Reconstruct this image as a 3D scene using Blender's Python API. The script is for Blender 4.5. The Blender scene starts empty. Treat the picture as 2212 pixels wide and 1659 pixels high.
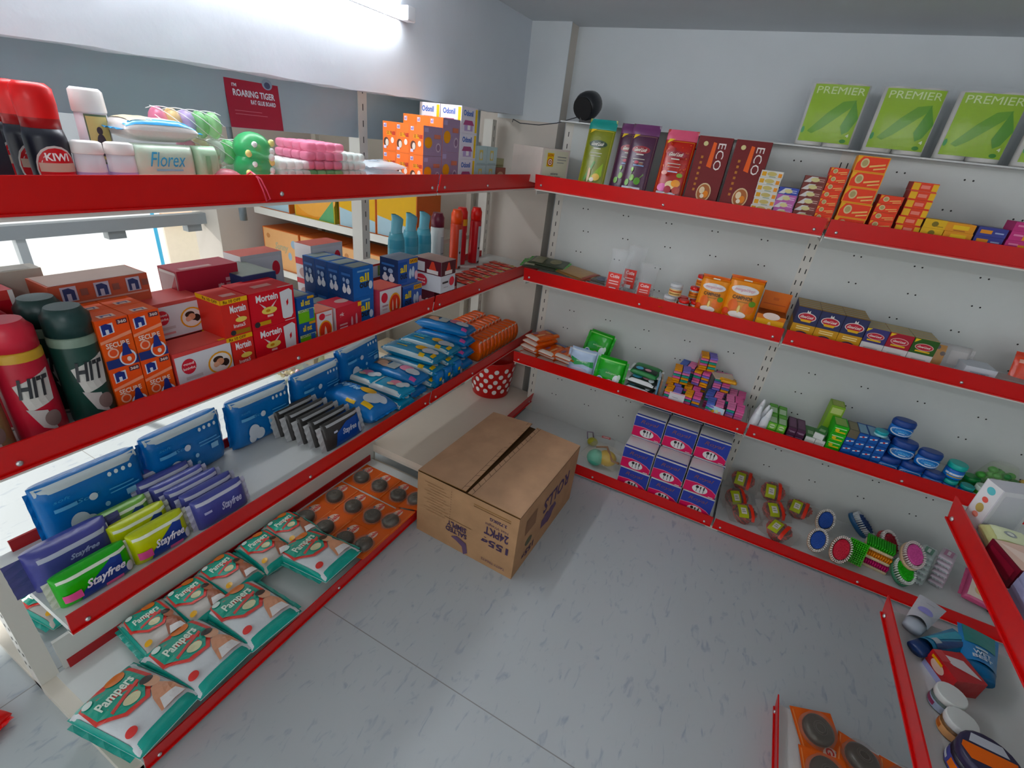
import bpy, bmesh, math, random
from mathutils import Vector, Matrix
from mathutils.geometry import tessellate_polygon
random.seed(11)
sc = bpy.context.scene
C = sc.collection
R = math.radians
O = ['first', 'second', 'third', 'fourth', 'fifth', 'sixth', 'seventh', 'eighth', 'ninth', 'tenth', 'eleventh', 'twelfth']
_O = 'first second third fourth fifth sixth seventh eighth ninth tenth'

# ------------------------------------------------------------------ materials
MATS = {}
def lin(h):
    out = []
    for i in (0, 2, 4):
        c = int(h[i:i+2], 16) / 255
        out.append(c / 12.92 if c <= .04045 else ((c + .055) / 1.055) ** 2.4)
    return (*out, 1)

def vivid(h):
    c = lin(h); y = .2126*c[0] + .7152*c[1] + .0722*c[2]
    return tuple(min(1, max(0, y + (k - y)*1.16)) for k in c[:3]) + (1,)

def mat(h, fin='c'):
    """h = sRGB hex; fin: c card, g glossy film, p paint, m metal, t clear plastic, f frosted plastic, k kraft, x plastic"""
    key = h + fin
    if key in MATS: return MATS[key]
    m = bpy.data.materials.new('mat_' + key); m.use_nodes = True
    nt = m.node_tree; N = nt.nodes; L = nt.links
    b = N['Principled BSDF']; col = vivid(h)
    tc = N.new('ShaderNodeTexCoord')
    no = N.new('ShaderNodeTexNoise'); L.new(tc.outputs['Object'], no.inputs['Vector'])
    no.inputs['Scale'].default_value = {'k': 14, 'g': 55}.get(fin, 30)
    no.inputs['Detail'].default_value = 4
    mix = N.new('ShaderNodeMixRGB'); mix.blend_type = 'MULTIPLY'
    mix.inputs['Fac'].default_value = {'k': .35, 'g': .1, 'c': .1, 'p': .05}.get(fin, .08)
    mix.inputs['Color1'].default_value = col
    L.new(no.outputs['Fac'], mix.inputs['Color2'])
    L.new(mix.outputs[0], b.inputs['Base Color'])
    b.inputs['Roughness'].default_value = {'c': .5, 'g': .28, 'p': .33, 'm': .3, 't': .12, 'h': .08, 'f': .3, 'k': .75, 'x': .35}[fin]
    b.inputs['Specular IOR Level'].default_value = {'c': .35, 'k': .15}.get(fin, .5)
    if fin == 'm': b.inputs['Metallic'].default_value = .85
    if fin == 't': b.inputs['Alpha'].default_value = .15
    if fin == 'h': b.inputs['Alpha'].default_value = .05
    if fin == 'f': b.inputs['Alpha'].default_value = .6
    if fin in 'gth':
        bu = N.new('ShaderNodeBump'); bu.inputs['Strength'].default_value = .22 if fin == 'g' else .6
        bu.inputs['Distance'].default_value = .004
        L.new(no.outputs['Fac'], bu.inputs['Height']); L.new(bu.outputs[0], b.inputs['Normal'])
    MATS[key] = m
    return m

# ------------------------------------------------------------------ text glyphs
GL = {}
def glyphs(s, off=0.0):
    if (s, off) in GL: return GL[(s, off)]
    c = bpy.data.curves.new('lettering', 'FONT'); c.body = s; c.resolution_u = 2; c.offset = off
    o = bpy.data.objects.new('lettering', c)
    me = bpy.data.meshes.new_from_object(o)
    vs = [(v.co.x, v.co.y) for v in me.vertices]
    fs = [tuple(p.vertices) for p in me.polygons]
    bpy.data.objects.remove(o); bpy.data.curves.remove(c); bpy.data.meshes.remove(me)
    x0 = min(v[0] for v in vs); x1 = max(v[0] for v in vs); y0 = min(v[1] for v in vs); y1 = max(v[1] for v in vs)
    vs = [((x - x0) / (x1 - x0), (y - y0) / max(1e-6, y1 - y0)) for x, y in vs]
    GL[(s, off)] = (vs, fs)
    return GL[(s, off)]

# ------------------------------------------------------------------ mesh builder
class MB:
    def __init__(s): s.v = []; s.f = []; s.mi = []; s.ms = []; s.sm = []
    def m(s, c, fin='c'):
        k = mat(c, fin) if isinstance(c, str) else c
        if k not in s.ms: s.ms.append(k)
        return s.ms.index(k)
    def face(s, pts, c, fin='c', sm=False):
        i = len(s.v); s.v += [tuple(p) for p in pts]; s.f.append(tuple(range(i, i + len(pts)))); s.mi.append(s.m(c, fin)); s.sm.append(sm)
    def grid(s, fn, nu, nv, c, fin='c', sm=True, us=None, vs=None):
        i = len(s.v); k = s.m(c, fin)
        us = us or [a / nu for a in range(nu + 1)]; vs = vs or [a / nv for a in range(nv + 1)]
        for b in vs:
            for a in us: s.v.append(tuple(fn(a, b)))
        W = len(us)
        for b in range(len(vs) - 1):
            for a in range(W - 1):
                s.f.append((i + b*W + a, i + b*W + a + 1, i + (b+1)*W + a + 1, i + (b+1)*W + a)); s.mi.append(k); s.sm.append(sm)
    def box(s, x0, y0, z0, x1, y1, z1, c, fin='c', **fc):
        P = [(x0,y0,z0),(x1,y0,z0),(x1,y1,z0),(x0,y1,z0),(x0,y0,z1),(x1,y0,z1),(x1,y1,z1),(x0,y1,z1)]
        i = len(s.v); s.v += P
        for n, q in (('b',(3,2,1,0)),('t',(4,5,6,7)),('f',(0,1,5,4)),('r',(1,2,6,5)),('k',(2,3,7,6)),('l',(3,0,4,7))):
            s.f.append(tuple(i + a for a in q)); s.mi.append(s.m(fc.get(n, c), fin)); s.sm.append(False)
    def bbox(s, x0, y0, z0, x1, y1, z1, c, fin='c', r=.004):
        """box with rounded edges"""
        bm = bmesh.new(); bmesh.ops.create_cube(bm, size=1)
        for v in bm.verts: v.co = ((x0+x1)/2 + v.co.x*(x1-x0), (y0+y1)/2 + v.co.y*(y1-y0), (z0+z1)/2 + v.co.z*(z1-z0))
        bmesh.ops.bevel(bm, geom=bm.edges[:], offset=r, segments=2, affect='EDGES', profile=.5)
        s.bm(bm, c, fin); bm.free()
    def bm(s, bm, c, fin='c', sm=True, M=None):
        i = len(s.v); k = s.m(c, fin); bm.verts.index_update()
        for v in bm.verts: s.v.append(tuple(M @ v.co if M else v.co))
        for f in bm.faces: s.f.append(tuple(i + v.index for v in f.verts)); s.mi.append(k); s.sm.append(sm)
    def lathe(s, prof, c='ffffff', fin='x', n=20, o=(0,0,0), sx=1, sy=1):
        """prof: (r, z[, colour]) going up; colour applies to the band above the point"""
        i = len(s.v); cur = c
        for p in prof:
            for a in range(n):
                t = 2*math.pi*a/n; s.v.append((o[0] + sx*p[0]*math.cos(t), o[1] + sy*p[0]*math.sin(t), o[2] + p[1]))
        for j in range(len(prof) - 1):
            if len(prof[j]) > 2: cur = prof[j][2]
            k = s.m(cur, fin)
            for a in range(n):
                b = (a + 1) % n
                s.f.append((i + j*n + a, i + j*n + b, i + (j+1)*n + b, i + (j+1)*n + a)); s.mi.append(k); s.sm.append(True)
        s.f.append(tuple(i + a for a in range(n-1, -1, -1))); s.mi.append(s.m(prof[0][2] if len(prof[0]) > 2 else c, fin)); s.sm.append(False)
        j = len(prof) - 1
        s.f.append(tuple(i + j*n + a for a in range(n))); s.mi.append(s.m(cur, fin)); s.sm.append(False)
    def tube(s, pts, r, c, fin='x', n=8):
        pts = [Vector(p) for p in pts]; i = len(s.v); k = s.m(c, fin)
        for j, p in enumerate(pts):
            d = (pts[min(j+1, len(pts)-1)] - pts[max(j-1, 0)]).normalized()
            a = d.orthogonal().normalized()
            if abs(d.z) < .95: a = d.cross(Vector((0,0,1))).normalized()
            b = d.cross(a)
            for t in range(n):
                w = 2*math.pi*t/n; s.v.append(tuple(p + r*(math.cos(w)*a + math.sin(w)*b)))
        for j in range(len(pts) - 1):
            for t in range(n):
                u = (t+1) % n; s.f.append((i+j*n+t, i+j*n+u, i+(j+1)*n+u, i+(j+1)*n+t)); s.mi.append(k); s.sm.append(True)
        for j, rev in ((0, 1), (len(pts)-1, 0)):
            q = [i + j*n + t for t in range(n)]; s.f.append(tuple(q[::-1] if rev else q)); s.mi.append(k); s.sm.append(False)
    def ball(s, o, rx, ry, rz, c, fin='x', n=14, m=9):
        def fn(u, v):
            a = 2*math.pi*u; b = math.pi*(v - .5)
            return (o[0] + rx*math.cos(b)*math.cos(a), o[1] + ry*math.cos(b)*math.sin(a), o[2] + rz*math.sin(b))
        s.grid(fn, n, m, c, fin)
    # ---- printed marks: (kind, ...) in 0..1 face coordinates, laid on by a map fn(u, v, lift)
    def marks(s, fn, items, fin='c', curved=False, e0=.0004, de=.0002):
        e = e0
        for it in items:
            k = it[0]; e += de
            if k == 'r':
                x0, y0, x1, y1, c = it[1:6]
                if curved: s.grid(lambda a, b: fn(x0+(x1-x0)*a, y0+(y1-y0)*b, e), 8, 6, c, fin)
                else: s.face([fn(x0,y0,e), fn(x1,y0,e), fn(x1,y1,e), fn(x0,y1,e)], c, fin)
            elif k == 'e':
                cx, cy, rx, ry, c = it[1:6]
                if curved:
                    s.grid(lambda a, b: fn(cx+rx*b*math.cos(6.28319*a), cy+ry*b*math.sin(6.28319*a), e), 20, 4, c, fin)
                else: s.face([fn(cx+rx*math.cos(a*math.pi/10), cy+ry*math.sin(a*math.pi/10), e) for a in range(20)], c, fin)
            elif k == 'p':
                pts = it[1]; c = it[2]
                tri = tessellate_polygon([[Vector((p[0], p[1], 0)) for p in pts]])
                for t in tri:
                    q = [pts[a] for a in t]
                    if (q[1][0]-q[0][0])*(q[2][1]-q[0][1]) - (q[1][1]-q[0][1])*(q[2][0]-q[0][0]) < 0: q = q[::-1]
                    T = [q]
                    if curved:
                        for _ in range(2):
                            T2 = []
                            for A, B, D in T:
                                ab = ((A[0]+B[0])/2, (A[1]+B[1])/2); bd = ((B[0]+D[0])/2, (B[1]+D[1])/2); da = ((D[0]+A[0])/2, (D[1]+A[1])/2)
                                T2 += [(A, ab, da), (ab, B, bd), (da, bd, D), (ab, bd, da)]
                            T = T2
                    for q in T: s.face([fn(a[0], a[1], e) for a in q], c, fin)
            elif k == 't':
                x0, y0, x1, y1, txt, c = it[1:7]; st = it[7] if len(it) > 7 else ''
                vs, fs = glyphs(txt, .03 if 'b' in st else 0.0)
                i = len(s.v); kk = s.m(c, fin)
                for a, b in vs:
                    if 'i' in st: a = (a + .12*b) / 1.12
                    if '9' in st: a, b = b, 1 - a          # reads downwards
                    if '8' in st: a, b = 1 - a, 1 - b      # upside down
                    if 'u' in st: b = b * (1 - .0) + .25 * (a - .5)  # climbing
                    s.v.append(tuple(fn(x0+(x1-x0)*a, y0+(y1-y0)*b, e + (.0008 if curved else 0))))
                for f in fs: s.f.append(tuple(i + a for a in f)); s.mi.append(kk); s.sm.append(False)
    def build(s, name, parent=None, M=None):
        me = bpy.data.meshes.new(name)
        vs = [tuple(M @ Vector(p)) for p in s.v] if M else s.v
        me.from_pydata(vs, [], s.f)
        for m in s.ms: me.materials.append(m)
        me.polygons.foreach_set('material_index', s.mi); me.polygons.foreach_set('use_smooth', s.sm)
        me.update()
        o = bpy.data.objects.new(name, me); C.objects.link(o)
        if parent: o.parent = parent
        return o

def tag(o, label=None, cat=None, group=None, kind=None):
    if label: o['label'] = label
    if cat: o['category'] = cat
    if group: o['group'] = group
    if kind: o['kind'] = kind
    return o
def empty(name, loc=(0,0,0), rz=0):
    o = bpy.data.objects.new(name, None); o.empty_display_size = .05; C.objects.link(o)
    o.location = loc; o.rotation_euler = (0, 0, rz); return o
def struct(name, mb): return tag(mb.build(name), kind='structure')

def copy_tree(o, parent=None):
    c = o.copy(); C.objects.link(c)
    if parent: c.parent = parent
    for ch in list(o.children): copy_tree(ch, c)
    return c
class Kind:
    """one product of a kind; put() places it, and its copies, in the shop"""
    def __init__(s, root, cat, group=None): s.r = root; s.cat = cat; s.used = False; s.g = group
    def put(s, loc, rz=0, label='', group=None, rx=0, ry=0):
        o = copy_tree(s.r) if s.used else s.r
        s.used = True
        o.location = loc; o.rotation_euler = (R(rx), R(ry), R(rz))
        tag(o, label, s.cat, group or s.g)
        if not (group or s.g) and 'group' in o.keys(): del o['group']
        return o

def facemap(w, d, h, side):
    o, ux, uy, n = {
        'f': ((-w/2,0,0), (w,0,0), (0,0,h), (0,-1,0)), 'r': ((w/2,0,0), (0,d,0), (0,0,h), (1,0,0)),
        'l': ((-w/2,d,0), (0,-d,0), (0,0,h), (-1,0,0)), 't': ((-w/2,0,h), (w,0,0), (0,d,0), (0,0,1))}[side]
    return lambda u, v, e: tuple(o[i] + ux[i]*u + uy[i]*v + n[i]*e for i in range(3))

def carton(name, cat, w, d, h, c, f=(), r=(), l=(), t=(), group=None, fin='c', faces={}):
    """closed printed box; origin at the middle of its front bottom edge, front towards -y"""
    mb = MB(); mb.box(-w/2, 0, 0, w/2, d, h, c, fin, **faces)
    for side, it in (('f', f), ('r', r), ('l', l), ('t', t)):
        if it: mb.marks(facemap(w, d, h, side), it, fin)
    return Kind(mb.build(name), cat, group)

def pillowfn(w, d, h, p, wr=.0):
    def G(t): return max(0, 1 - abs(2*t - 1)**p) ** .5
    def top(u, v, e=0): return ((u-.5)*w, (v-.5)*d, h/2 + (h/2)*G(u)*G(v) + e + wr*math.sin(23*u+5*v)*math.sin(17*v+3)*G(u)*G(v))
    def bot(u, v, e=0): return ((u-.5)*w, (v-.5)*d, h/2 - (h/2)*G(u)*G(v))
    return top, bot
CS = lambda n: [.5 - .5*math.cos(math.pi*i/n) for i in range(n+1)]

def pack(name, cat, w, d, h, c, top=(), p=6, fin='g', crimp=None, cl=.012, group=None, stand=False, side=None, wr=.0012, cmat=None, n=14, seam=None):
    """soft film pack, printed face up (or towards -y when it stands); origin: middle of the bottom (front) edge"""
    mb = MB(); T, B = pillowfn(w, d, h, p, wr * .5)
    us = CS(n); vs = CS(10)
    mb.grid(T, n, 10, c, fin, us=us, vs=vs); mb.grid(lambda u, v: B(u, 1 - v), n, 10, side or c, fin, us=us, vs=vs)
    if seam:
        mb.marks(T, [('r', .02, seam[0], .98, seam[1], seam[2])], fin, True, e0=.0006)
    mb.marks(T, top, fin, True, e0=.001, de=.0005)
    cc = crimp or c
    for sg in (-1, 1):
        q = []
        for i in range(9):
            y = (-.5 + i/8) * d * .86; q.append((y, (.0015 if i % 2 else -.0015)))
        x0 = sg*w/2*.985; x1 = sg*(w/2 + cl)
        for (ya, za), (yb, zb) in zip(q, q[1:]):
            mb.face([(x0, ya, h/2), (x1, ya, h/2+za), (x1, yb, h/2+zb), (x0, yb, h/2)][::sg], cc, fin)
            mb.face([(x0, ya, h/2-.0006), (x1, ya, h/2+za-.0006), (x1, yb, h/2+zb-.0006), (x0, yb, h/2-.0006)][::-sg], cc, fin)
    if stand: M = Matrix.Translation((0, h, d/2)) @ Matrix.Rotation(R(90), 4, 'X')
    else: M = Matrix.Translation((0, d/2, 0))
    return Kind(mb.build(name, None, M), cat, group)

# ================================================================== camera
cam = bpy.data.cameras.new('camera'); cam.sensor_width = 36; cam.lens = 16.783; cam.clip_start = .02
co = bpy.data.objects.new('camera', cam); C.objects.link(co); sc.camera = co
r_, u_, f_ = Vector((.8789, .46406, .11036)), Vector((-.29949, .3568, .88487)), Vector((-.37126, .81077, -.45258))
co.matrix_world = Matrix(((r_.x, u_.x, -f_.x, .96603), (r_.y, u_.y, -f_.y, -2.35259), (r_.z, u_.z, -f_.z, 1.48119), (0, 0, 0, 1)))
sc.view_settings.view_transform = 'Standard'; sc.view_settings.look = 'None'
sc.view_settings.gamma = 1; sc.view_settings.exposure = 0.17; sc.view_settings.use_curve_mapping = False

# ================================================================== room
def floor_material():
    m = bpy.data.materials.new('vinyl_floor'); m.use_nodes = True
    nt = m.node_tree; N = nt.nodes; L = nt.links; b = N['Principled BSDF']
    tc = N.new('ShaderNodeTexCoord'); mp = N.new('ShaderNodeMapping'); L.new(tc.outputs['Object'], mp.inputs['Vector'])
    mp.inputs['Rotation'].default_value = (0, 0, R(35)); mp.inputs['Scale'].default_value = (1, .38, 1)
    n1 = N.new('ShaderNodeTexNoise'); n1.inputs['Scale'].default_value = 42; n1.inputs['Detail'].default_value = 5; n1.inputs['Distortion'].default_value = .9
    L.new(mp.outputs[0], n1.inputs['Vector'])
    r1 = N.new('ShaderNodeValToRGB'); r1.color_ramp.elements[0].position = .585; r1.color_ramp.elements[0].color = lin('b7bec0')
    r1.color_ramp.elements[1].position = .80; r1.color_ramp.elements[1].color = lin('8f99ab')
    L.new(n1.outputs['Fac'], r1.inputs[0])
    n2 = N.new('ShaderNodeTexNoise'); n2.inputs['Scale'].default_value = 2.5; L.new(tc.outputs['Object'], n2.inputs['Vector'])
    mx = N.new('ShaderNodeMixRGB'); mx.blend_type = 'MULTIPLY'; mx.inputs[0].default_value = .12
    L.new(r1.outputs[0], mx.inputs[1]); L.new(n2.outputs['Fac'], mx.inputs[2])
    # joints of the sheets
    sp = N.new('ShaderNodeSeparateXYZ'); L.new(tc.outputs['Object'], sp.inputs[0])
    def joint(sock, at):
        a = N.new('ShaderNodeMath'); a.operation = 'ADD'; a.inputs[1].default_value = -at; L.new(sock, a.inputs[0])
        c = N.new('ShaderNodeMath'); c.operation = 'ABSOLUTE'; L.new(a.outputs[0], c.inputs[0])
        d = N.new('ShaderNodeMath'); d.operation = 'LESS_THAN'; d.inputs[1].default_value = .0016; L.new(c.outputs[0], d.inputs[0])
        return d.outputs[0]
    j = N.new('ShaderNodeMath'); j.operation = 'MAXIMUM'; L.new(joint(sp.outputs[1], -1.6), j.inputs[0]); L.new(joint(sp.outputs[0], -.437), j.inputs[1])
    m2 = N.new('ShaderNodeMixRGB'); m2.inputs[2].default_value = lin('8a8a88'); L.new(j.outputs[0], m2.inputs[0]); L.new(mx.outputs[0], m2.inputs[1])
    L.new(m2.outputs[0], b.inputs['Base Color'])
    b.inputs['Roughness'].default_value = .38; b.inputs['Specular IOR Level'].default_value = .35
    return m
def paint_material(name, h, bump=.15):
    m = bpy.data.materials.new(name); m.use_nodes = True
    nt = m.node_tree; N = nt.nodes; L = nt.links; b = N['Principled BSDF']
    tc = N.new('ShaderNodeTexCoord'); n = N.new('ShaderNodeTexNoise'); n.inputs['Scale'].default_value = 6; n.inputs['Detail'].default_value = 6
    L.new(tc.outputs['Object'], n.inputs['Vector'])
    mx = N.new('ShaderNodeMixRGB'); mx.blend_type = 'MULTIPLY'; mx.inputs[0].default_value = .1; mx.inputs[1].default_value = lin(h)
    L.new(n.outputs['Fac'], mx.inputs[2]); L.new(mx.outputs[0], b.inputs['Base Color'])
    bu = N.new('ShaderNodeBump'); bu.inputs['Strength'].default_value = bump; bu.inputs['Distance'].default_value = .01
    L.new(n.outputs['Fac'], bu.inputs['Height']); L.new(bu.outputs[0], b.inputs['Normal'])
    b.inputs['Roughness'].default_value = .7
    return m
def glow_material(name, h, e):
    m = bpy.data.materials.new(name); m.use_nodes = True; b = m.node_tree.nodes['Principled BSDF']
    b.inputs['Base Color'].default_value = lin(h); b.inputs['Emission Color'].default_value = lin(h); b.inputs['Emission Strength'].default_value = e
    return m
WALL = paint_material('wall_paint', 'd9dfe2'); BEAMP = paint_material('beam_paint', 'd9e0e8', .4); CEIL = paint_material('ceiling_paint', 'd0d5d9')
CREAM = paint_material('cream_paint', 'd8cfc4')
mb = MB(); mb.box(-2.1, -4.2, -.05, 3.4, .25, 0, floor_material()); struct('floor', mb)
mb = MB(); mb.box(-.075, .17, 0, 3.4, .25, 2.1, WALL); struct('wall_back', mb)
mb = MB(); mb.box(3.4, -4.2, 0, 3.46, .25, 2.1, WALL); struct('wall_right', mb)
mb = MB(); mb.box(-.27, -4.2, 1.978, 3.46, .25, 2.1, CEIL); struct('ceiling', mb)
mb = MB(); mb.box(-.41, .08, 0, -.075, .25, 2.1, CREAM, l=WALL); mb.box(-.412, .075, 1.575, -.071, .08, 2.1, WALL); struct('wall_column', mb)
# the dropped beam above the left shelves: lower edge not quite level, its plaster edge uneven
mb = MB()
ys = [-4.2 + i*4.45/60 for i in range(61)]
def bz(y): return 1.5465 + (y + 1.89) * .0232 + .002*math.sin(y*31) + .0015*math.sin(y*77)
for a, b in zip(ys, ys[1:]):
    mb.face([(-.27, a, bz(a)), (-.27, b, bz(b)), (-.27, b, 2.1), (-.27, a, 2.1)], BEAMP)
    mb.face([(-.27, a, bz(a)), (-.40, a, bz(a)), (-.40, b, bz(b)), (-.27, b, bz(b))], BEAMP)
    mb.face([(-.40, b, bz(b)), (-.40, a, bz(a)), (-.40, a, 2.1), (-.40, b, 2.1)], BEAMP)
struct('trim_1', mb)
# room behind the open left shelves
mb = MB(); mb.box(-2.1, -4.2, 2.1, -.40, .25, 2.2, CEIL); struct('ceiling_left', mb)
mb = MB(); mb.box(-2.1, .17, 0, -.41, .25, 2.1, CREAM); struct('wall_behind', mb)
mb = MB()
mb.box(-2.1, -4.2, .93, -2.02, -.45, 2.1, WALL); mb.box(-2.1, -.55, 0, -1.86, .17, 2.1, CREAM)
struct('wall_left', mb)
mb = MB(); mb.box(-2.02, -4.2, .84, -1.97, -.55, .90, '9aa0a3', 'p')
for y in (-1.55, -1.02, -.62): mb.box(-2.03, y-.04, .80, -1.98, y+.04, .84, '8d9396', 'p')
mb.box(-2.02, -1.42, 0, -1.98, -1.385, .84, 'b9bfc2', 'p')
struct('window_1', mb)
mb = MB()
mb.box(-2.02, -4.2, .0, -1.98, -.55, .035, 'b9bfc2', 'p'); mb.box(-2.0, -1.0, .46, -1.985, -.55, .485, 'a7b4ba', 'p'); mb.box(-2.0, -1.0, .37, -1.99, -.55, .38, '8fa0aa', 'p')
struct('trim_2', mb)
mb = MB(); mb.box(-7, -6, -.66, -2.1, 3, -.6, paint_material('pavement', 'cfccc6')); struct('ground', mb)
def pole(name, x, y, h, r, c, label, cat, lean=0):
    m = MB(); m.tube([(x, y, -.6), (x, y + lean*.5, h*.5), (x, y + lean, h)], r, c); tag(m.build(name), label, cat)
pole('barrier_pole', -2.9, -.36, 1.0, .012, '4fa8d0', 'thin light blue pole outside the shop window', 'pole')
pole('barrier_pole', -2.9, .03, 1.0, .02, '9cc56a', 'thicker lime green pole outside, beside the window pillar', 'pole')
pole('barrier_pole', -2.9, .12, 1.0, .014, 'c9d86a', 'thin yellow green pole outside, between two green poles', 'pole', .05)
pole('barrier_pole', -3.0, .26, 1.0, .02, '5fb38e', 'sea green pole outside, nearest to the window pillar', 'pole')
m = MB(); m.box(-3.3, -.1, -.6, -3.28, .35, .6, 'e9dccf'); m.box(-3.28, -.05, .2, -3.27, .05, .24, '8a8f95'); m.box(-3.28, 0, .12, -3.27, .09, .15, '9a9fa5'); m.box(-3.3, -.1, .6, -3.2, .4, .66, 'd0a58a')
tag(m.build('street_stall'), 'pale street stall front seen through the window beyond green poles', 'stall')

# ================================================================== gondola shelving
RED = 'c60d17'; CREAMW = 'd9d6cd'; WHT = 'd6d8d6'
def strip(parent, x0, x1, y, z, screws=(), rear=False):
    """red price strip on a shelf front; z = shelf surface"""
    t = .0097; a = z - .018; b = z + .038; m = MB()
    P = lambda x, f, zz: (x, y - f - (t if zz > z else 0), zz)
    for xa, xb, f0, nn in ((x0, x1, .004, 0),):
        q = [P(xa, .004, a), P(xb, .004, a), P(xb, .004, b), P(xa, .004, b)]
        w = [P(xa, 0, a), P(xb, 0, a), P(xb, 0, b), P(xa, 0, b)]
        m.face(q, RED, 'p'); m.face(w[::-1], RED, 'p')
        for i in range(4):
            j = (i+1) % 4; m.face([q[j], q[i], w[i], w[j]], RED, 'p')
    lip = .004
    m.box(x0, y - .004 - lip, a - .004, x1, y, a, RED, 'p')
    for sx in screws: m.ball((sx, y - .0085, a + .014), .0055, .004, .0055, 'cfd2d2', 'm', 10, 6)
    return m.build('price_strip', parent)
def shelf(root, x0, x1, y, z, d, screws=None, th=.02, red=True):
    m = MB(); m.box(x0, y - d, z - th, x1, y, z, WHT, 'p'); m.box(x0, y - d - .002, z - th - .008, x1, y - d + .012, z - .016, 'e2dfd8', 'p')
    s = m.build('shelf', root)
    if red: strip(s, x0, x1, y - d, z, screws if screws is not None else (x0 + .03, (x0+x1)/2, x1 - .03))
    return s
def upright(root, x, z0, z1, y0=0, y1=.05, w=.04, sides='f', start=.16):
    m = MB(); m.box(x - w/2, y0, z0, x + w/2, y1, z1, 'dedbd3', 'p')
    z = start
    while z < z1 - .03:
        if 'f' in sides:
            for dx in ((-.011, .011) if 'd' in sides else (.0,)): m.face([(x+dx-.002, y0-.0006, z), (x+dx+.002, y0-.0006, z), (x+dx+.002, y0-.0006, z+.02), (x+dx-.002, y0-.0006, z+.02)], '2b2a28')
        if 'l' in sides:
            for yy in (.012, .034): m.face([(x-w/2-.0006, y0+yy+.0035, z), (x-w/2-.0006, y0+yy-.0035, z), (x-w/2-.0006, y0+yy-.0035, z+.013), (x-w/2-.0006, y0+yy+.0035, z+.013)], '3a3836')
        z += .0505
    return m.build('upright', root)

# ---- back run, against the back wall
BACK = tag(empty('gondola_shelving', (0, 0, 0)), 'long white shelving run with bright red strips along the back wall', 'shelving unit')
W = 1.152
for k in range(2):
    m = MB(); x0 = k*W + .012; x1 = (k+1)*W - .008
    m.box(x0, 0, .02, x1, .016, 1.579, 'd3d6d3', 'p')
    for j in range(14):
        zz = 1.2235 - .1028*j + .1028*3
        for i in range(6):
            xx = k*W + .172 + i*.2022 - (.02 if j % 2 else 0)
            for dx in (0, .0247):
                if xx + dx < x1 - .03 and zz < 1.56 and zz > .1:
                    m.face([(xx+dx+.0032*math.cos(a*math.pi/4), -.0006, zz+.0032*math.sin(a*math.pi/4)) for a in range(8)], '23211f')
    m.box(x0, -.0009, .885, x1, 0, .8865, 'b3b4ae'); m.box(x0, -.0009, .4485, x1, 0, .45, 'b3b4ae')
    m.build('back_panel', BACK)
for x in (.02, W, 2*W): upright(BACK, x, 0, 1.579, -.001, .06, sides='fd' if x == W else 'f')
m = MB(); m.box(0, -.075, 1.579, 2*W, .06, 1.584, WHT, 'p'); m.build('top_ledge', BACK)
ZB = (1.321, .907, .471, .037)
for k in range(2):
    for z in ZB: shelf(BACK, k*W + (.004 if k else 0), (k+1)*W - .006, 0, z, .2566 if z > .1 else .389)
for k in range(3):
    m = MB(); m.box(k*W - .025 + (.025 if k == 0 else 0), -.385, 0, k*W + .03, -.33, .018, 'd9d9d4', 'p'); m.build('foot', BACK)
    for z in ZB[:3]:
        m = MB(); m.box(k*W - .002 + (.006 if not k else 0), -.25, z - .045, k*W + .001 + (.006 if not k else 0), -.001, z - .02, 'cfcdc6', 'p'); m.build('bracket', BACK)

# ---- left run, open at the back; local x runs along +y of the room
LEFT = tag(empty('gondola_shelving', (-.387, -2.1555, 0), R(90)), 'open backed white shelving run with red strips before the window', 'shelving unit')
WL = 1.243; LEND = 2.215
ZL = (1.3135, .891, .482, .037)
for i, z in enumerate(ZL):
    d = .322 if z > .1 else .41
    sa = shelf(LEFT, 0, WL - .006, 0, z, d, th=.022)
    if i < 3:
        sb = shelf(LEFT, WL + .006, LEND, 0, z, d, (WL + .036, WL + .33, LEND - .04), th=.022)
        m = MB(); m.box(WL - .006, -d + .002, z - .03, WL + .006, -d + .03, z + .02, 'cfcfcb', 'p'); m.build('bracket', LEFT)
    if i in (1, 2, 3):
        m = MB(); m.box(0.03, -.008, z, WL - .02, -.002, z + .032, 'a31b22', 'p')
        if i < 3: m.box(WL + .03, -.008, z, WL + .30, -.002, z + .032, 'b01a20', 'p'); m.box(WL + .36, -.008, z, LEND - .09, -.002, z + .032, 'b01a20', 'p')
        m.build('rear_strip', LEFT)
# raised base of the second bay
m = MB(); m.box(WL + .004, -.412, .09, LEND, 0, .118, 'ddd3c6', 'p'); m.box(WL + .004, -.405, .075, WL + .012, 0, .09, 'd5ccc0', 'p')
m.box(WL + .03, -.38, 0, LEND, -.36, .09, 'b9b2a8', 'p')
s = m.build('shelf', LEFT); strip(s, WL + .006, LEND, -.412, .118, (LEND - .1,))
m = MB(); m.box(.02, -.004, .04, WL + .006, .006, .15, 'd3d4cf', 'p'); m.build('kick_board', LEFT)
upright(LEFT, -.012, 0, 1.62, 0, .05, .04, 'l', .10)
upright(LEFT, WL, 0, 1.6, 0, .05, .04, 'f', .10); upright(LEFT, LEND - .05, 0, 1.56, 0, .05, .04, 'f', .1)
m = MB()
m.box(-.45, .004, 1.428, WL - .012, .012, 1.64, '9fb0b8', 'p'); m.box(WL + .012, .004, 1.428, 2.03, .012, 1.64, 'a6b8bd', 'p')
m.build('back_panel', LEFT)
for x in (-.012, WL, LEND - .05):
    m = MB(); m.box(x - .02, -.40, 0, x + .02, .35, .02, 'cfc8bc', 'p'); m.build('foot', LEFT)
m = MB(); m.box(-.034, -.40, .0, -.0, 0, .034, 'd9d2c6', 'p'); m.build('end_plate', LEFT)

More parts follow.
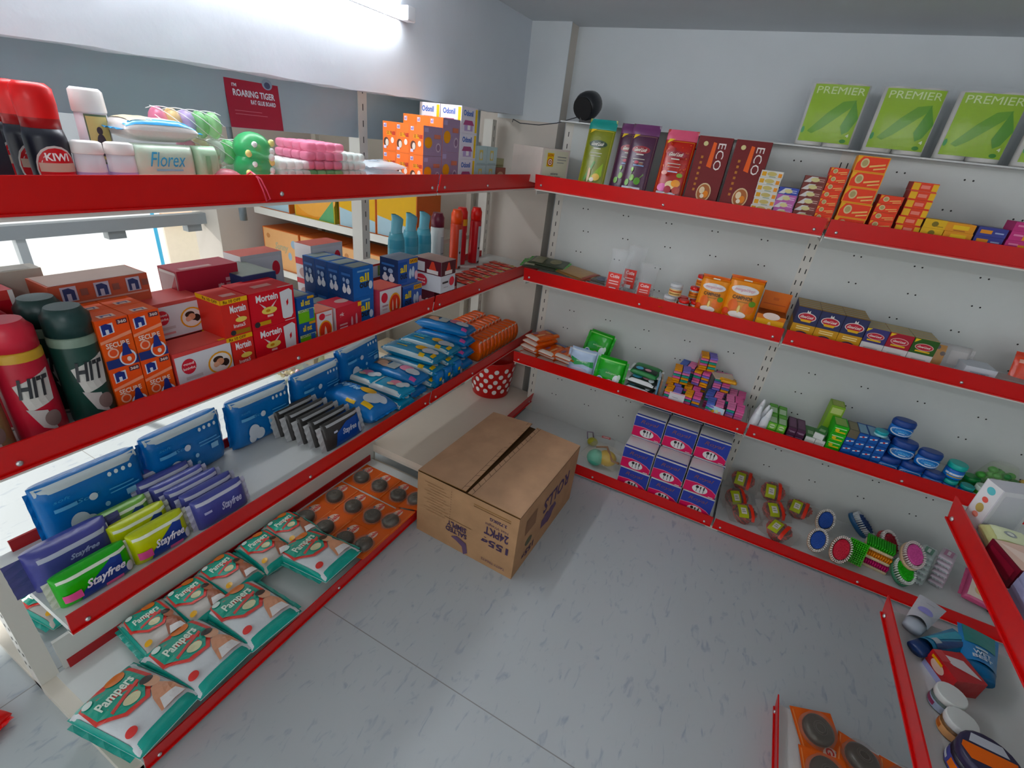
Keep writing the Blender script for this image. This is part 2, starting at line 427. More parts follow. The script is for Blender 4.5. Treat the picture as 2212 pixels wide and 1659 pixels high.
# ---- right run, its end standing out into the aisle; local x runs along -y of the room
RIGHT = tag(empty('gondola_shelving', (1.85, -1.12, 0), R(-90)), 'shelving run at the right edge, its red strips facing the open floor', 'shelving unit')
ZR = (.85, .527, .022)
for z in ZR: shelf(RIGHT, 0, 1.15, 0, z, .322 if z > .1 else .41, (.03, .55, 1.1), th=.02)
m = MB(); m.box(.02, 0, .02, 1.15, .016, 1.1, 'd3d6d3', 'p'); m.build('back_panel', RIGHT)
upright(RIGHT, .02, 0, 1.1, -.001, .05)

# ================================================================== lamps
TUBE = glow_material('tube_glow', 'f6f8fc', 40)
def tube_light(loc, rz, L, label, e=None):
    t = tag(empty('tube_light', loc, rz), label, 'lamp')
    m = MB(); m.box(-L/2, .0, -.018, L/2, .03, .018, 'e8eaee', 'p'); m.build('batten', t)
    m = MB(); m.tube([(-L/2 + .02, -.018, 0), (L/2 - .02, -.018, 0)], .014, TUBE, n=12); m.build('tube', t)
    for s in (-1, 1):
        m = MB(); m.bbox(s*L/2 - .02, -.036, -.02, s*L/2 + .02, .0, .02, 'e8eaee', 'p'); m.build('end_cap', t)
tube_light((-.265, -1.45, 1.80), R(90), 1.2, 'glowing white tube light on the beam above the left shelves')
tube_light((1.5, -3.0, 1.95), 0, 1.2, 'white tube light under the ceiling behind the viewer')
tube_light((-1.2, -1.4, 2.098), 0, 1.2, 'added unseen tube light brightening the aisle behind the left shelves'); bpy.data.objects['tube_light.002'].rotation_euler = (R(90), 0, R(90)); bpy.data.objects['tube_light.002'].location.z = 2.07  # added lamp, out of sight; brightens the column and boxes behind the left run
bpy.data.objects['tube_light.001'].rotation_euler = (R(90), 0, 0)
w = bpy.data.worlds.new('sky'); sc.world = w; w.use_nodes = True
w.node_tree.nodes['Background'].inputs[0].default_value = lin('f2f5f5'); w.node_tree.nodes['Background'].inputs[1].default_value = 1.05
sl = bpy.data.lights.new('sun', 'SUN'); sl.energy = 5; sl.angle = R(2); sl.color = (1, .97, .92)
so = bpy.data.objects.new('sun', sl); C.objects.link(so); so.rotation_euler = Vector((-.83, -.15, .5)).to_track_quat('Z', 'Y').to_euler()

# ================================================================== goods on the left run (fronts towards +x)
Z1, Z2, Z3, Z4 = ZL
LR = 90
# ---- top shelf -----------------------------------------------------------------
def polish_bottle():
    r = empty('shoe_polish_bottle'); m = MB()
    m.lathe([(.026, 0, '1d1f2b'), (.029, .004), (.029, .085), (.026, .10)], '1d1f2b', 'x', 24, (0, .03, 0), 1, .8)
    def cyl(u, v, e):
        a = R(-90) + (u - .5) * R(150); return ((.029+e)*math.cos(a), .03 + .8*(.029+e)*math.sin(a), v*.085)
    m.marks(cyl, [('e', .5, .45, .42, .44, 'd8d3cf'), ('e', .5, .45, .38, .40, 'c8202c'), ('r', .15, .42, .85, .58, 'd0b9a8'), ('t', .3, .62, .7, .76, 'KIWI', 'ffffff', 'b'), ('r', .35, .2, .65, .26, 'e9a39c'), ('r', .40, .13, .6, .17, 'e9a39c')], 'x', True)
    m.build('bottle', r)
    m = MB(); m.lathe([(.026, .10, 'a3161f'), (.026, .115, 'e0262c'), (.0275, .135), (.0265, .158), (.019, .165)], 'd61f26', 'x', 24, (0, .03, 0), 1, .8)
    m.build('applicator_cap', r)
    return Kind(r, 'bottle', 'shoe polish bottles in a row')
K = polish_bottle()
for i, lb in enumerate(['foremost red capped shoe polish bottle beside the tall white talc bottle', 'second red capped shoe polish bottle, just behind the foremost one', 'third red capped shoe polish bottle counted from the talc bottle', 'rearmost red capped shoe polish bottle of the row']):
    K.put((-.10 - .054*i, -1.925 - .002*i, Z1), LR, lb)
carton('carton', 'box', .06, .05, .10, '20222c', [('t', .2, .5, .8, .75, 'Cherry', 'c9ccd6', 'i'), ('r', .1, .1, .9, .14, '6b7040')]).put((-.095, -2.02, Z1), LR, 'black shoe polish carton at the left end of the top shelf')
def talc(h, w):
    r = empty('talc_bottle'); m = MB()
    m.lathe([(w*.48, 0, 'b9a6d2'), (w*.5, .004), (w*.5, h*.42, 'e9e4ea'), (w*.48, h*.76)], 'efe9ec', 'x', 20, (0, w*.36, 0), 1, .7)
    m.build('bottle', r); m2 = MB(); m2.lathe([(w*.5, h*.76), (w*.52, h*.78), (w*.5, h*.97), (w*.4, h)], 'f4f1ee', 'x', 20, (0, w*.36, 0), 1, .7); m2.build('cap', r)
    m3 = MB()
    def cyl(u, v, e):
        a = R(-90) + (u - .5) * R(100); return ((w*.5+e)*math.cos(a), w*.36 + .7*(w*.5+e)*math.sin(a), h*.25 + v*h*.5)
    if h > .1: m3.marks(cyl, [('r', .08, 0, .95, 1, '5d6b52'), ('r', .13, .04, .9, .96, 'd8c486'), ('e', .5, .42, .16, .2, '4b3f4a'), ('e', .5, .68, .1, .08, '4b3f4a'), ('p', [(.2, .2), (.75, .12), (.8, .3), (.5, .35)], '4b3f4a'), ('r', .3, .04, .75, .1, '9a8f90')], 'x', True)
    else: m3.marks(cyl, [('r', .0, .02, 1, .08, '8f7fb4'), ('r', .0, .2, 1, .25, '8f7fb4'), ('r', .1, -.3, .9, -.1, '9c8bc0')], 'x', True)
    m3.build('label', r); return Kind(r, 'bottle')
talc(.166, .052).put((-.175, -1.822, Z1), LR, 'tall white talc bottle with a square archer picture, top left shelf')
K = talc(.085, .046)
K.put((-.10, -1.876, Z1), LR, 'small white and lilac talc bottle beside the shoe polish bottles'); K.put((-.10, -1.826, Z1), LR, 'small white and lilac talc bottle beside the pale green soft pack')
FL = [('t', .2, .55, .8, .85, 'Florex', '4ea6cf', 'i'), ('r', .28, .46, .7, .5, '8cc3d6'), ('e', .5, .22, .14, .14, '6d7f8c'), ('e', .5, .17, .1, .1, 'cfe0d2')]
pack('soft_pack', 'pack', .118, .085, .045, 'cfdfcc', FL, 5, stand=True).put((-.10, -1.752, Z1), LR, 'pale green soft pack with blue script lettering, standing on the top shelf')
pack('soft_pack', 'pack', .05, .085, .045, 'b4d2b4', [('r', .3, .2, .5, .8, '8fbf97')], 5, stand=True).put((-.10, -1.668, Z1), LR, 'narrow pale green pack beside the pack with blue script')
m = pack('soft_pack', 'pack', .135, .09, .042, 'e9e6e2', [('r', .1, .1, .4, .9, 'e8dcc0')], 4, seam=(.03, .16, '2f97cf'), crimp='2f97cf'); m.put((-.12, -1.738, Z1 + .086), LR, 'white cushion pack with a blue edge lying on the pale green pack')
def net_tube(cols, L, r, label, loc, rz):
    m = MB(); n = len(cols)
    for i, c in enumerate(cols): m.ball((-L/2 + L*(i+.5)/n, 0, r), L/n*.62, r*.98, r, c, 'f', 16, 9)
    t = MB()
    for k in range(7):
        a0 = 2*math.pi*k/7
        t.tube([(-L/2 + L*j/16, r*1.01*math.cos(a0 + j*.25), r + r*1.01*math.sin(a0 + j*.25)) for j in range(17)], .0008, 'f1f4f0', n=4)
    o = empty('net_of_scrubbers'); m.build('scrubber_balls', o); t.build('net', o)
    Kind(o, 'net bag', 'nets of scrubbing balls').put(loc, rz, label)
net_tube(['f08fae', 'f3d79c', 'cbb8e8', '8fd08c', 'a9dfa3'], .13, .027, 'topmost net of pastel scrubbing balls, pink at its left end', (-.19, -1.65, Z1 + .095), 80)
net_tube(['e795b0', 'dfe0a8', 'e9f0ec', '77cf86', '63bf74'], .15, .027, 'net of pink, cream and green scrubbing balls below the topmost net', (-.20, -1.59, Z1 + .042), 84)
net_tube(['d9d2d8', 'e3b7c5', 'dfe6dc', 'cfe3cc'], .2, .021, 'pale net of scrubbing balls lying underneath the other nets', (-.21, -1.62, Z1), 88)
o = empty('net_of_scrubbers'); m = MB()
for k, (dx, dz) in enumerate(((-.0, .042), (.004, .083))):
    m.ball((dx, .04, dz - .0), .042, .04, .042 if k == 0 else .036, '4fbf7a', 'f')
    for a in range(7): m.ball((dx + .03*math.sin(a*2.4), .003 + .012*abs(math.cos(a*1.7)), dz - .02 + .006*a), .008, .006, .008, ['f2e9a0', 'f4f6f2'][a % 2], 'x', 8, 6)
m.build('scrubber_balls', o); Kind(o, 'net bag').put((-.095, -1.545, Z1), LR, 'green net of round scrubbing balls beside the white soap stack')
o = empty('net_of_scrubbers'); m = MB(); m.ball((0, .03, .022), .036, .025, .022, 'd9788a', 'f'); m.build('scrubber_ball', o)
m = MB(); m.tube([(.02, .0, .03), (.03, -.012, .043), (.04, -.028, .03), (.05, -.031, .005), (.056, -.031, -.012), (.046, -.031, -.016), (.041, -.03, .008), (.034, -.026, .032), (.03, -.012, .043)], .0018, 'e8546a'); m.build('hanging_loop', o)
Kind(o, 'net bag').put((-.075, -1.635, Z1), LR, 'pink net ball whose red loop hangs over the red strip')
def cake(c, w=.095, d=.12, h=.021):
    m = MB()
    for i in range(4):
        for j in range(4): m.bbox(-w/2 + w*i/4 + .0005, d*j/4, 0, -w/2 + w*(i+1)/4 - .0005, d*(j+1)/4, h, c, 'f', .007)
    return m.build('soap_slab')
ks = {c: Kind(cake(c, w), 'soap') for c, w in (('eef1ee', .095), ('f29ab6', .125), ('8fcf95', .12), ('e7f0ec', .088))}
for i in range(3): ks['eef1ee'].put((-.10, -1.452, Z1 + .0215*i), LR, f'white scalloped soap slab, {O[i]} from the bottom, left of the pink stack', 'white soap slabs')
for i in range(2): ks['8fcf95'].put((-.10, -1.355, Z1 + .0215*i), LR, f'green scalloped soap slab, {O[i]} from the bottom under the pink slabs', 'green soap slabs')
for i in range(3): ks['f29ab6'].put((-.10, -1.36 + .004*i, Z1 + .0215*(i+2)), LR, f'pink scalloped soap slab, {O[i]} from the bottom of the pink ones', 'pink soap slabs')
for i in range(4): ks['e7f0ec'].put((-.10, -1.247 - .003*i, Z1 + .0215*i), LR, f'mint white soap slab, {O[i]} from the bottom, right of the pink stack', 'mint white soap slabs')
for i in range(3):
    pack('wire_scrubber_bag', 'bag', .15, .11, .026, ['c9d3dc', 'd5dee6', 'dfe6ea'][i], [('e', .3, .4, .1, .2, 'aab8c6'), ('e', .7, .6, .1, .2, 'b2bfc9')], 3, 'f', wr=.004).put((-.11, -1.11 + .01*i, Z1 + .019*i), LR, f'crinkled clear bag, {O[i]} from the bottom, left of the orange cartons', 'crinkled clear bags')
ORF = [('r', .04, .04, .96, .96, 'ef7d4a'), ('r', .08, .8, .3, .93, 'e8e0f0'), ('t', .1, .82, .28, .92, 'all', '7a6fb0', 'b'), ('r', .3, .55, .72, .68, 'f2c24a'), ('t', .32, .56, .95, .68, '50 FREE', 'a8283a', 'b'), ('e', .28, .3, .2, .16, '5a3d33'), ('e', .34, .28, .12, .12, 'e8dccf'), ('e', .75, .38, .12, .1, 'f4e6dc'), ('r', .1, .08, .3, .18, 'dfd6ec')]
ORR = [('r', .04, .8, .25, .94, 'b5a7cb'), ('e', .25, .45, .2, .19, 'e8a33e'), ('r', .55, .6, .9, .74, 'c97a64'), ('e', .78, .3, .13, .16, 'cbb9c9'), ('e', .78, .3, .09, .11, '8b6f8a')]
ka = carton('carton', 'box', .104, .056, .0885, 'a08aa6', ORR, l=ORF, faces={'l': 'ef7d4a', 't': 'f2b494'}, group='orange and lilac repellent cartons')
kb = carton('carton', 'box', .104, .056, .104, 'a08aa6', ORR, l=ORF, faces={'l': 'ef7d4a', 't': 'f2b494'}, group='orange and lilac repellent cartons')
for j in range(2):
    for i in range(3):
        ka.put((-.10 - .0565*i, -.894, Z1 + .089*j), LR, f'orange sided carton in the left block, {["front","middle","rear"][i]} of its {["lower","upper"][j]} layer')
for j in range(2):
    for i in range(3):
        kb.put((-.10 - .0565*i, -.788, Z1 + .1045*j), LR, f'orange sided carton in the taller right block, {["front","middle","rear"][i]} of its {["lower","upper"][j]} layer')
OD = [('r', .84, .05, .97, .95, 'f0cf57'), ('t', .12, .66, .7, .88, 'Odonil', '4a72c0', 'b'), ('p', [(.12, .32), (.22, .5), (.66, .5), (.78, .32)], 'a8527f'), ('r', .2, .1, .7, .32, 'b9a6d0'), ('r', .38, .14, .55, .32, 'f4f4f8')]
k = carton('carton', 'box', .11, .09, .0845, 'e6e3ee', OD, l=OD, faces={'l': 'f3f3f6', 't': 'efeff4'}, group='white air freshener cartons')
for j in range(3):
    for i in range(2): k.put((-.10 - .093*i, -.676, Z1 + .085*j), LR, f'white air freshener carton, {O[j]} from the bottom, {["front","rear"][i]} stack')
k = carton('carton', 'box', .08, .06, .066, 'b9cfd0', [('r', .3, .25, .62, .8, 'd9c77d'), ('e', .46, .5, .12, .2, 'c9d9d6'), ('r', .1, .05, .9, .1, '9fb9bd')], group='pale blue small cartons')
for j in range(2):
    for i in range(2): k.put((-.10, -.575 + .083*i, Z1 + .067*j), LR, f'pale blue carton, {["lower","upper"][j]} {["left","right"][i]} of four beside the white cartons')
carton('carton', 'box', .088, .06, .058, '8f5a4a', [('e', .5, .4, .35, .34, 'd8b49a'), ('e', .4, .3, .2, .2, 'efe0d6')]).put((-.10, -.41, Z1), LR, 'small brown carton with a cream picture beside the pale blue ones')
carton('carton', 'box', .07, .05, .034, '9a9a78', [('r', .05, .1, .95, .3, '7c7a58')]).put((-.105, -.415, Z1 + .059), LR, 'flat olive carton lying on the small brown carton')
k = carton('carton', 'box', .15, .24, .145, 'dccfc6', [('r', .06, .05, .94, .95, 'd9d4bd'), ('r', .18, .5, .42, .88, 'e4bf42'), ('t', .2, .78, .4, .86, 'LION', 'a33', 'b') if 0 else ('t', .2, .78, .4, .86, 'LION', 'b5452c', 'b'), ('e', .3, .63, .1, .11, 'b5452c'), ('e', .3, .63, .075, .085, 'f0e6d0'), ('e', .3, .63, .05, .055, 'a33a3a'), ('e', .3, .63, .025, .028, 'f0e6d0'), ('r', .55, .78, .88, .8, '77777a'), ('r', .55, .7, .88, .72, '8b8b8b'), ('r', .55, .62, .8, .64, '8b8b8b'), ('t', .36, .28, .64, .33, 'ASSORTED', '55555a', 'b'), ('t', .26, .2, .74, .25, 'Without Camphor', '55555a', 'b'), ('t', .32, .12, .7, .17, '400 GMS (14oz)', '55555a', 'b')], fin='c')
k.put((.050, -.185, 1.3215), 60, 'cream carton with a yellow target label where the two top shelves meet')
# poster card on the board
m = MB(); m.box(-.082, 0, 0, .082, .003, .135, '9a2a3c')
m.marks(facemap(.164, .003, .135, 'f'), [('t', .12, .72, .2, .78, "I'M", 'dfe6ee', 'b'), ('t', .12, .56, .9, .68, 'ROARING TIGER', 'dfe6ee', 'b'), ('t', .42, .44, .9, .52, 'RAT GLUE BOARD', 'dfe6ee', 'b'), ('e', .78, .84, .1, .1, '8fa0b0'), ('e', .78, .82, .06, .06, '45506a'), ('r', .1, .3, .6, .31, 'c77e88'), ('r', .1, .24, .7, .25, 'c77e88')])
o = m.build('poster'); tag(o, 'red notice with white lettering leaning on the blue grey board', 'poster'); o.location = (-.383, -1.33, 1.429); o.rotation_euler = (R(-4), 0, R(90))

# ---- second shelf --------------------------------------------------------------
def spray(r_, h, body, cap, band, marks, name='spray_can'):
    r = empty(name); m = MB()
    m.lathe([(r_*.94, 0, '8d8f90'), (r_, .004, body), (r_, h*.70, band), (r_, h*.755), (r_*.93, h*.78)], body, 'x', 24, (0, r_, 0))
    def cyl(u, v, e):
        a = R(-90) + (u - .5) * R(140); return ((r_+e)*math.cos(a), r_ + (r_+e)*math.sin(a), v*h*.7)
    m.marks(cyl, marks, 'x', True); m.build('can', r)
    m = MB(); m.lathe([(r_*.97, h*.78, cap), (r_*.97, h*.93), (r_*.8, h*.965), (r_*.7, h)], cap, 'x', 24, (0, r_, 0)); m.build('cap', r)
    return r
HM = [('p', [(.18, .74), (.8, .88), (.72, .5), (.3, .42)], 'c9c6c0'), ('t', .22, .58, .74, .82, 'HIT', '2a2c30', 'bi'), ('p', [(.25, .45), (.55, .4), (.62, .12), (.4, .2)], 'b9b3b0'), ('e', .6, .28, .14, .1, '7c6a66'), ('r', .2, .03, .85, .06, 'd8c9c4')]
k = Kind(spray(.037, .228, 'b5293a', 'cc3344', 'c9a04a', HM), 'spray can', 'red insect spray cans')
for i, lb in enumerate(['foremost red insect spray can with a rounded red cap', 'second red insect spray can behind the foremost', 'third red insect spray can behind the foremost', 'rearmost red insect spray can at the left edge']):
    k.put((-.083 - .077*i, -2.062 - .006*i, Z2), LR, lb)
k = Kind(spray(.037, .232, '1c4038', '1d3a38', '7d8f80', HM), 'spray can', 'dark green insect spray cans')
k.put((-.083, -1.978, Z2), LR, 'foremost dark green insect spray can beside the orange cartons'); k.put((-.161, -1.985, Z2), LR, 'dark green insect spray can behind the foremost green one')
Kind(spray(.036, .225, '8f7a58', 'c29a52', 'c9a04a', HM), 'spray can').put((-.083, -2.14, Z2), LR, 'dull gold insect spray can cut off by the left edge')
NSEC = [('r', 0, .6, 1, 1, 'ea5a2c'), ('p', [(0, .58), (1, .70), (1, .63), (0, .52)], 'ef9a7c'), ('p', [(.1, .68), (.5, .72), (.5, .92), (.1, .9)], 'dfe0ea'), ('p', [(.14, .7), (.24, .71), (.24, .8), (.34, .8), (.34, .72), (.45, .73), (.45, .88), (.3, .92), (.14, .9)], '1e2f7a'), ('r', .62, .86, .95, .96, '5b2a38'), ('t', .66, .88, .92, .94, '360', 'e8d9d0', 'b'), ('t', .12, .42, .85, .53, 'SECURE', 'f3d9cc', 'b'), ('r', 0, 0, 1, .18, '1f3070'), ('e', .28, .32, .17, .1, 'f0b9a4'), ('e', .28, .32, .12, .07, 'e05a3a'), ('e', .68, .16, .27, .17, 'dfe3ee'), ('e', .68, .15, .22, .13, 'e2552f'), ('p', [(.5, .22), (.84, .22), (.76, .4), (.6, .4)], '1e2f7a'), ('e', .68, .4, .09, .08, '1e2f7a'), ('e', .7, .13, .07, .05, 'f3d9cc')]
k = carton('carton', 'box', .0555, .056, .1005, 'e8622f', NSEC, t=[('r', .25, .15, .75, .45, 'e9c9bb'), ('r', .33, .22, .66, .38, '3a4a86'), ('r', .4, .15, .6, .3, 'e9c9bb')], group='orange repellent refill cartons')
for i in range(2):
    for j in range(2):
        for q in range(2):
            k.put((-.09 - .0575*q, -1.922 + .0575*i, Z2 + .101*j), LR, f'orange refill carton with a navy n, {["left","right"][i]} stack, {["lower","upper"][j]} one, {["in front","behind"][q]}')
m = [('r', .02, .52, .98, .56, 'd9a79c')]
for x in (.1, .42, .75): m += [('r', x, .6, x+.15, .95, 'c9c3d3'), ('p', [(x+.02, .62), (x+.05, .62), (x+.05, .78), (x+.09, .78), (x+.09, .62), (x+.13, .62), (x+.13, .85), (x+.08, .92), (x+.02, .9)], '35406e')]
for x in (.28, .6, .92): m += [('r', x, .7, x+.07, .86, '8f5a52')]
carton('carton', 'box', .178, .085, .085, 'c2604a', m, t=[('r', .02, .02, .98, .98, 'b9a094')]).put((-.225, -1.866, Z2 + .152), LR, 'wide orange red carton lying across the orange refill cartons', rx=0)
carton('carton', 'box', .12, .12, .18, 'b3202c', [('r', 0, .9, 1, 1, 'c2433f'), ('r', .94, 0, 1, 1, 'e8e4e0')], l=[('r', .1, .1, .9, .9, 'a81c28')]).put((-.24, -2.06, Z2 + .06), LR, 'dark red carton with a white edge behind the red spray cans')
carton('carton', 'box', .13, .10, .06, 'a31c28').put((-.245, -2.06, Z2), LR, 'dark red carton underneath the one with a white edge')
carton('carton', 'box', .178, .085, .151, 'b9573f').put((-.225, -1.866, Z2), LR, 'orange red carton underneath the wide one with three navy marks')
carton('carton', 'box', .14, .045, .16, 'c4bdb2', t=[('r', .1, .1, .9, .9, 'b4ada4')]).put((-.325, -1.99, Z2 + .09), LR, 'beige carton standing behind the wide orange red carton')
carton('carton', 'box', .14, .045, .09, 'bdb6ab').put((-.325, -1.99, Z2), LR, 'beige carton underneath the standing beige carton')
def kiss(cx, cy, r): return [('e', cx, cy, r, r*1.35, 'e8a548'), ('e', cx, cy, r*.86, r*1.16, 'efe9e2'), ('e', cx-r*.15, cy+r*.45, r*.42, r*.4, '33261f'), ('e', cx+r*.35, cy-r*.15, r*.38, r*.5, '2c211d'), ('e', cx-r*.02, cy+r*.12, r*.32, r*.42, 'd9a284'), ('e', cx-r*.35, cy-r*.1, r*.25, r*.35, 'e3b397'), ('e', cx-r*.1, cy-r*.7, r*.45, r*.35, 'f2ece6')]
GK = [('r', .015, .02, .985, .9, 'dfe1e6'), ('e', .22, .6, .12, .2, 'cf3444'), ('t', .13, .62, .31, .71, 'good', 'f6e4e2', 'b'), ('t', .12, .5, .32, .59, 'knight', 'f6e4e2', 'b'), ('r', .14, .26, .42, .34, 'c9c3c6'), ('r', .14, .12, .4, .18, 'd79a9c')] + kiss(.75, .45, .22)
k = carton('carton', 'box', .134, .08, .093, 'd8524f', GK, t=[('r', .02, .02, .98, .98, 'd8615a'), ('r', .8, .02, .98, .12, 'e9b04a')], group='white and red cartons with a family picture')
k.put((-.09, -1.764, Z2), LR, 'front white and red carton with a round family picture on the second shelf')
k2 = carton('carton', 'box', .12, .09, .085, 'c85652', GK, group='white and red cartons with a family picture')
k2.put((-.178, -1.756, Z2 + .093), LR, 'rear red carton with a family picture, raised on another carton')
k2.put((-.178, -1.756, Z2), LR, 'red carton supporting the rear one with the family picture')
k = carton('carton', 'box', .155, .075, .112, 'a82c3e', [('r', .62, .5, .72, .58, 'd9a0a4'), ('r', .76, .62, .95, .7, 'd4a3a8'), ('r', .76, .5, .95, .58, 'c78a92'), ('p', [(.62, .5), (.72, .5), (.67, .6)], 'e0b9bb')], l=[('r', .05, .1, .95, .95, 'c9aeb0'), ('p', [(.1, .1), (.9, .9), (.9, .6), (.4, .1)], 'b0323f'), ('r', .1, .9, .9, .96, 'e6dcda')], t=[('r', .1, .1, .6, .3, 'c79896')], group='plain dark red cartons')
k.put((-.235, -1.632, Z2), LR, 'lower dark red carton of the tall pair before the window'); k.put((-.235, -1.632, Z2 + .1125), LR, 'upper dark red carton of the tall pair before the window')
MO = [('t', .14, .72, .62, .92, 'Mortein', 'f2f2f4', 'b'), ('p', [(.2, .7), (.3, .52), (.34, .55)], 'e9d9d8'), ('p', [(.6, .72), (.42, .52), (.47, .5)], 'e9d9d8'), ('e', .4, .45, .17, .1, 'efd77a'), ('e', .37, .45, .05, .04, 'c98a2c'), ('r', .34, .27, .47, .33, 'f3c3bf')]
MS = MO + [('r', 0, .88, 1, 1, 'edba2e'), ('t', .1, .9, .75, .98, '\u20b910 OFF' if 0 else 'Rs 10 OFF', '6b3b12', 'b'), ('t', .3, .62, .9, .82, 'Mortein', 'f2f2f4', 'b'), ('t', .35, .22, .8, .32, 'Insta5', 'f2dada', 'b'), ('r', .3, .04, .95, .15, 'a3742c'), ('e', .3, .1, .1, .07, '2c2b30')]
MS = MS[6:] + [('p', [(.5, .58), (.62, .45), (.66, .47)], 'e9d9d8'), ('e', .66, .42, .22, .07, 'efd77a')]
MBIG = MO + [('p', [(.68, .14), (.66, .88), (.88, .94), (.95, .86), (.93, .2), (.88, .1), (.72, .1)], 'e6e7ea'), ('p', [(.8, .45), (.84, .52), (.84, .66), (.79, .58)], 'c8202c'), ('r', .08, .08, .4, .19, 'c99a2e'), ('e', .1, .13, .06, .08, '2c2b30'), ('r', .72, .03, .95, .055, 'f0c9c6')]
k = carton('carton', 'box', .068, .09, .0935, 'd23a34', MS, l=[('r', 0, .88, 1, 1, 'edba2e'), ('t', .3, .9, .9, .98, 'Rs 10 OFF', '6b3b12', 'b')], t=[('r', .3, .2, .8, .4, 'd9a39c')], group='narrow red cartons with a yellow band')
for j in range(2): k.put((-.09, -1.673, Z2 + .094*j), LR, f'narrow red carton with a yellow band, {["lower","upper"][j]} of two')
k = carton('carton', 'box', .13, .10, .0935, 'd02432', MBIG, t=[('r', .3, .3, .7, .5, 'd99a94'), ('r', .65, .0, 1, .06, 'd9b9b4')], group='wide red cartons with a white device')
for j in range(2): k.put((-.09, -1.570, Z2 + .094*j), LR, f'wide red carton showing a white device, {["lower","upper"][j]} of two')
AO = [('t', .22, .56, .72, .82, 'all', 'ecd23c', 'b'), ('t', .26, .36, .74, .56, 'out', 'ecd23c', 'b'), ('e', .7, .8, .1, .06, '7fb4e0'), ('r', .6, .9, 1, 1, 'd0a02c')]
AN = [('r', 0, 0, 1, .42, '74b82c'), ('r', 0, .42, 1, .52, 'cfe3b0'), ('t', .08, .43, .7, .51, 'NATURE', '3c6b2a', 'b'), ('r', .66, .1, .94, .5, '2f5fa8'), ('t', .2, .66, .75, .9, 'all out', 'ecd23c', 'b'), ('r', .6, .9, 1, 1, 'd0a02c')]
k = carton('carton', 'box', .055, .10, .0735, '1d4f96', AN, t=[('r', .1, .1, .9, .9, '9aa39a')], group='blue and green refill cartons')
for j in range(2): k.put((-.09, -1.470, Z2 + .074*j), LR, f'blue carton with a green half beside the wide red ones, {["lower","upper"][j]}')
FIRE = [('r', .04, .03, .96, .96, 'e3e3e6'), ('e', .35, .82, .18, .11, 'cf3444'), ('r', .55, .8, .9, .84, 'd98f94'), ('e', .5, .34, .4, .34, 'e8a548'), ('e', .5, .34, .34, .29, 'd5402f'), ('p', [(.4, .12), (.6, .12), (.55, .4), (.5, .5), (.45, .4)], 'f0d9c8')]
carton('carton', 'box', .062, .06, .092, 'd56a58', FIRE, faces={'t': 'd9826e'}).put((-.09, -1.408, Z2), LR, 'narrow white and red carton with an orange flame circle')
carton('carton', 'box', .105, .08, .088, 'c93441', [('t', .12, .62, .32, .8, 'gk', 'f0d4d4', 'bi'), ('r', .12, .32, .42, .38, 'e7b6b8'), ('r', .12, .18, .42, .26, 'efe2e2'), ('e', .6, .35, .04, .2, 'd9a9b4'), ('e', .78, .38, .04, .24, 'd9a9b4'), ('r', .85, .85, 1, 1, 'edba2e')], l=[('r', 0, 0, 1, 1, 'd9d4d6'), ('e', .5, .4, .3, .3, 'a85a5a')], t=[('e', .6, .5, .25, .2, 'd6b3a8')]).put((-.09, -1.312, Z2), LR, 'red carton with two pale vaporiser shapes before the dark blue cartons')
B4L = [('r', .1, .72, .8, .8, '3c69a8'), ('e', .3, .25, .16, .12, 'dfe3ea'), ('e', .65, .25, .17, .12, 'dfe3ea'), ('e', .3, .38, .08, .07, 'dfe3ea'), ('e', .65, .38, .08, .07, 'dfe3ea'), ('e', .6, .55, .14, .09, '9fb3cf'), ('e', .3, .58, .1, .07, '8aa3c6')]
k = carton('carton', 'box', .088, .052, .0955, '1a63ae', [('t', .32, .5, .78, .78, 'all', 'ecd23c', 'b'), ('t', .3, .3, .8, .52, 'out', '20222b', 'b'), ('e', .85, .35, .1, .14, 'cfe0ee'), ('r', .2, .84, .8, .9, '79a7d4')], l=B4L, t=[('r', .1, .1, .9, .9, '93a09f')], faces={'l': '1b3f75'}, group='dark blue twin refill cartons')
for i in range(4):
    for j in range(2): k.put((-.098 - .0535*i, -1.238, Z2 + .096*j), LR, f'dark blue carton, {["front","second","third","rear"][i]} of the {["lower","upper"][j]} row in the dark blue block')
k = carton('carton', 'box', .06, .05, .08, '1c3d66', B4L[:4], l=B4L, t=[('r', .1, .1, .9, .9, '8f9b98')], group='dark blue cartons behind the red one')
for i in range(3): k.put((-.175 - .055*i, -1.335, Z2), LR, f'low dark blue carton behind the red vaporiser carton, {O[i]} from the front')
GK3 = [('r', .02, .02, .98, .97, 'dfe0e4'), ('e', .22, .72, .14, .17, 'cf3444'), ('r', .12, .42, .38, .48, 'b08f98'), ('r', .12, .3, .34, .36, 'c9b9bf'), ('e', .68, .42, .27, .38, 'e8a548'), ('e', .68, .42, .23, .32, 'd5402f'), ('p', [(.55, .22), (.62, .22), (.6, .5), (.58, .6), (.56, .5)], 'f0cdb8'), ('p', [(.72, .24), (.79, .24), (.77, .54), (.75, .62), (.73, .52)], 'f0cdb8')]
carton('carton', 'box', .112, .09, .103, 'c0455a', GK3, t=[('r', .02, .02, .98, .98, 'd8695c')]).put((-.09, -1.12, Z2), LR, 'white carton with a red and orange circle, right of the dark blue cartons')
AOB = [('r', .0, .1, .45, .9, '1d4f9c'), ('t', .1, .5, .42, .78, 'all', 'ecd23c', 'b'), ('t', .1, .25, .44, .48, 'out', '20222b', 'b'), ('r', .55, .78, .97, .96, 'e0a832'), ('t', .58, .82, .94, .93, 'SAVE', '8a4a1a', 'b'), ('e', .6, .4, .07, .2, 'c5d6ea'), ('e', .74, .45, .07, .22, 'c5d6ea'), ('e', .9, .3, .08, .18, 'e3b7c8')]
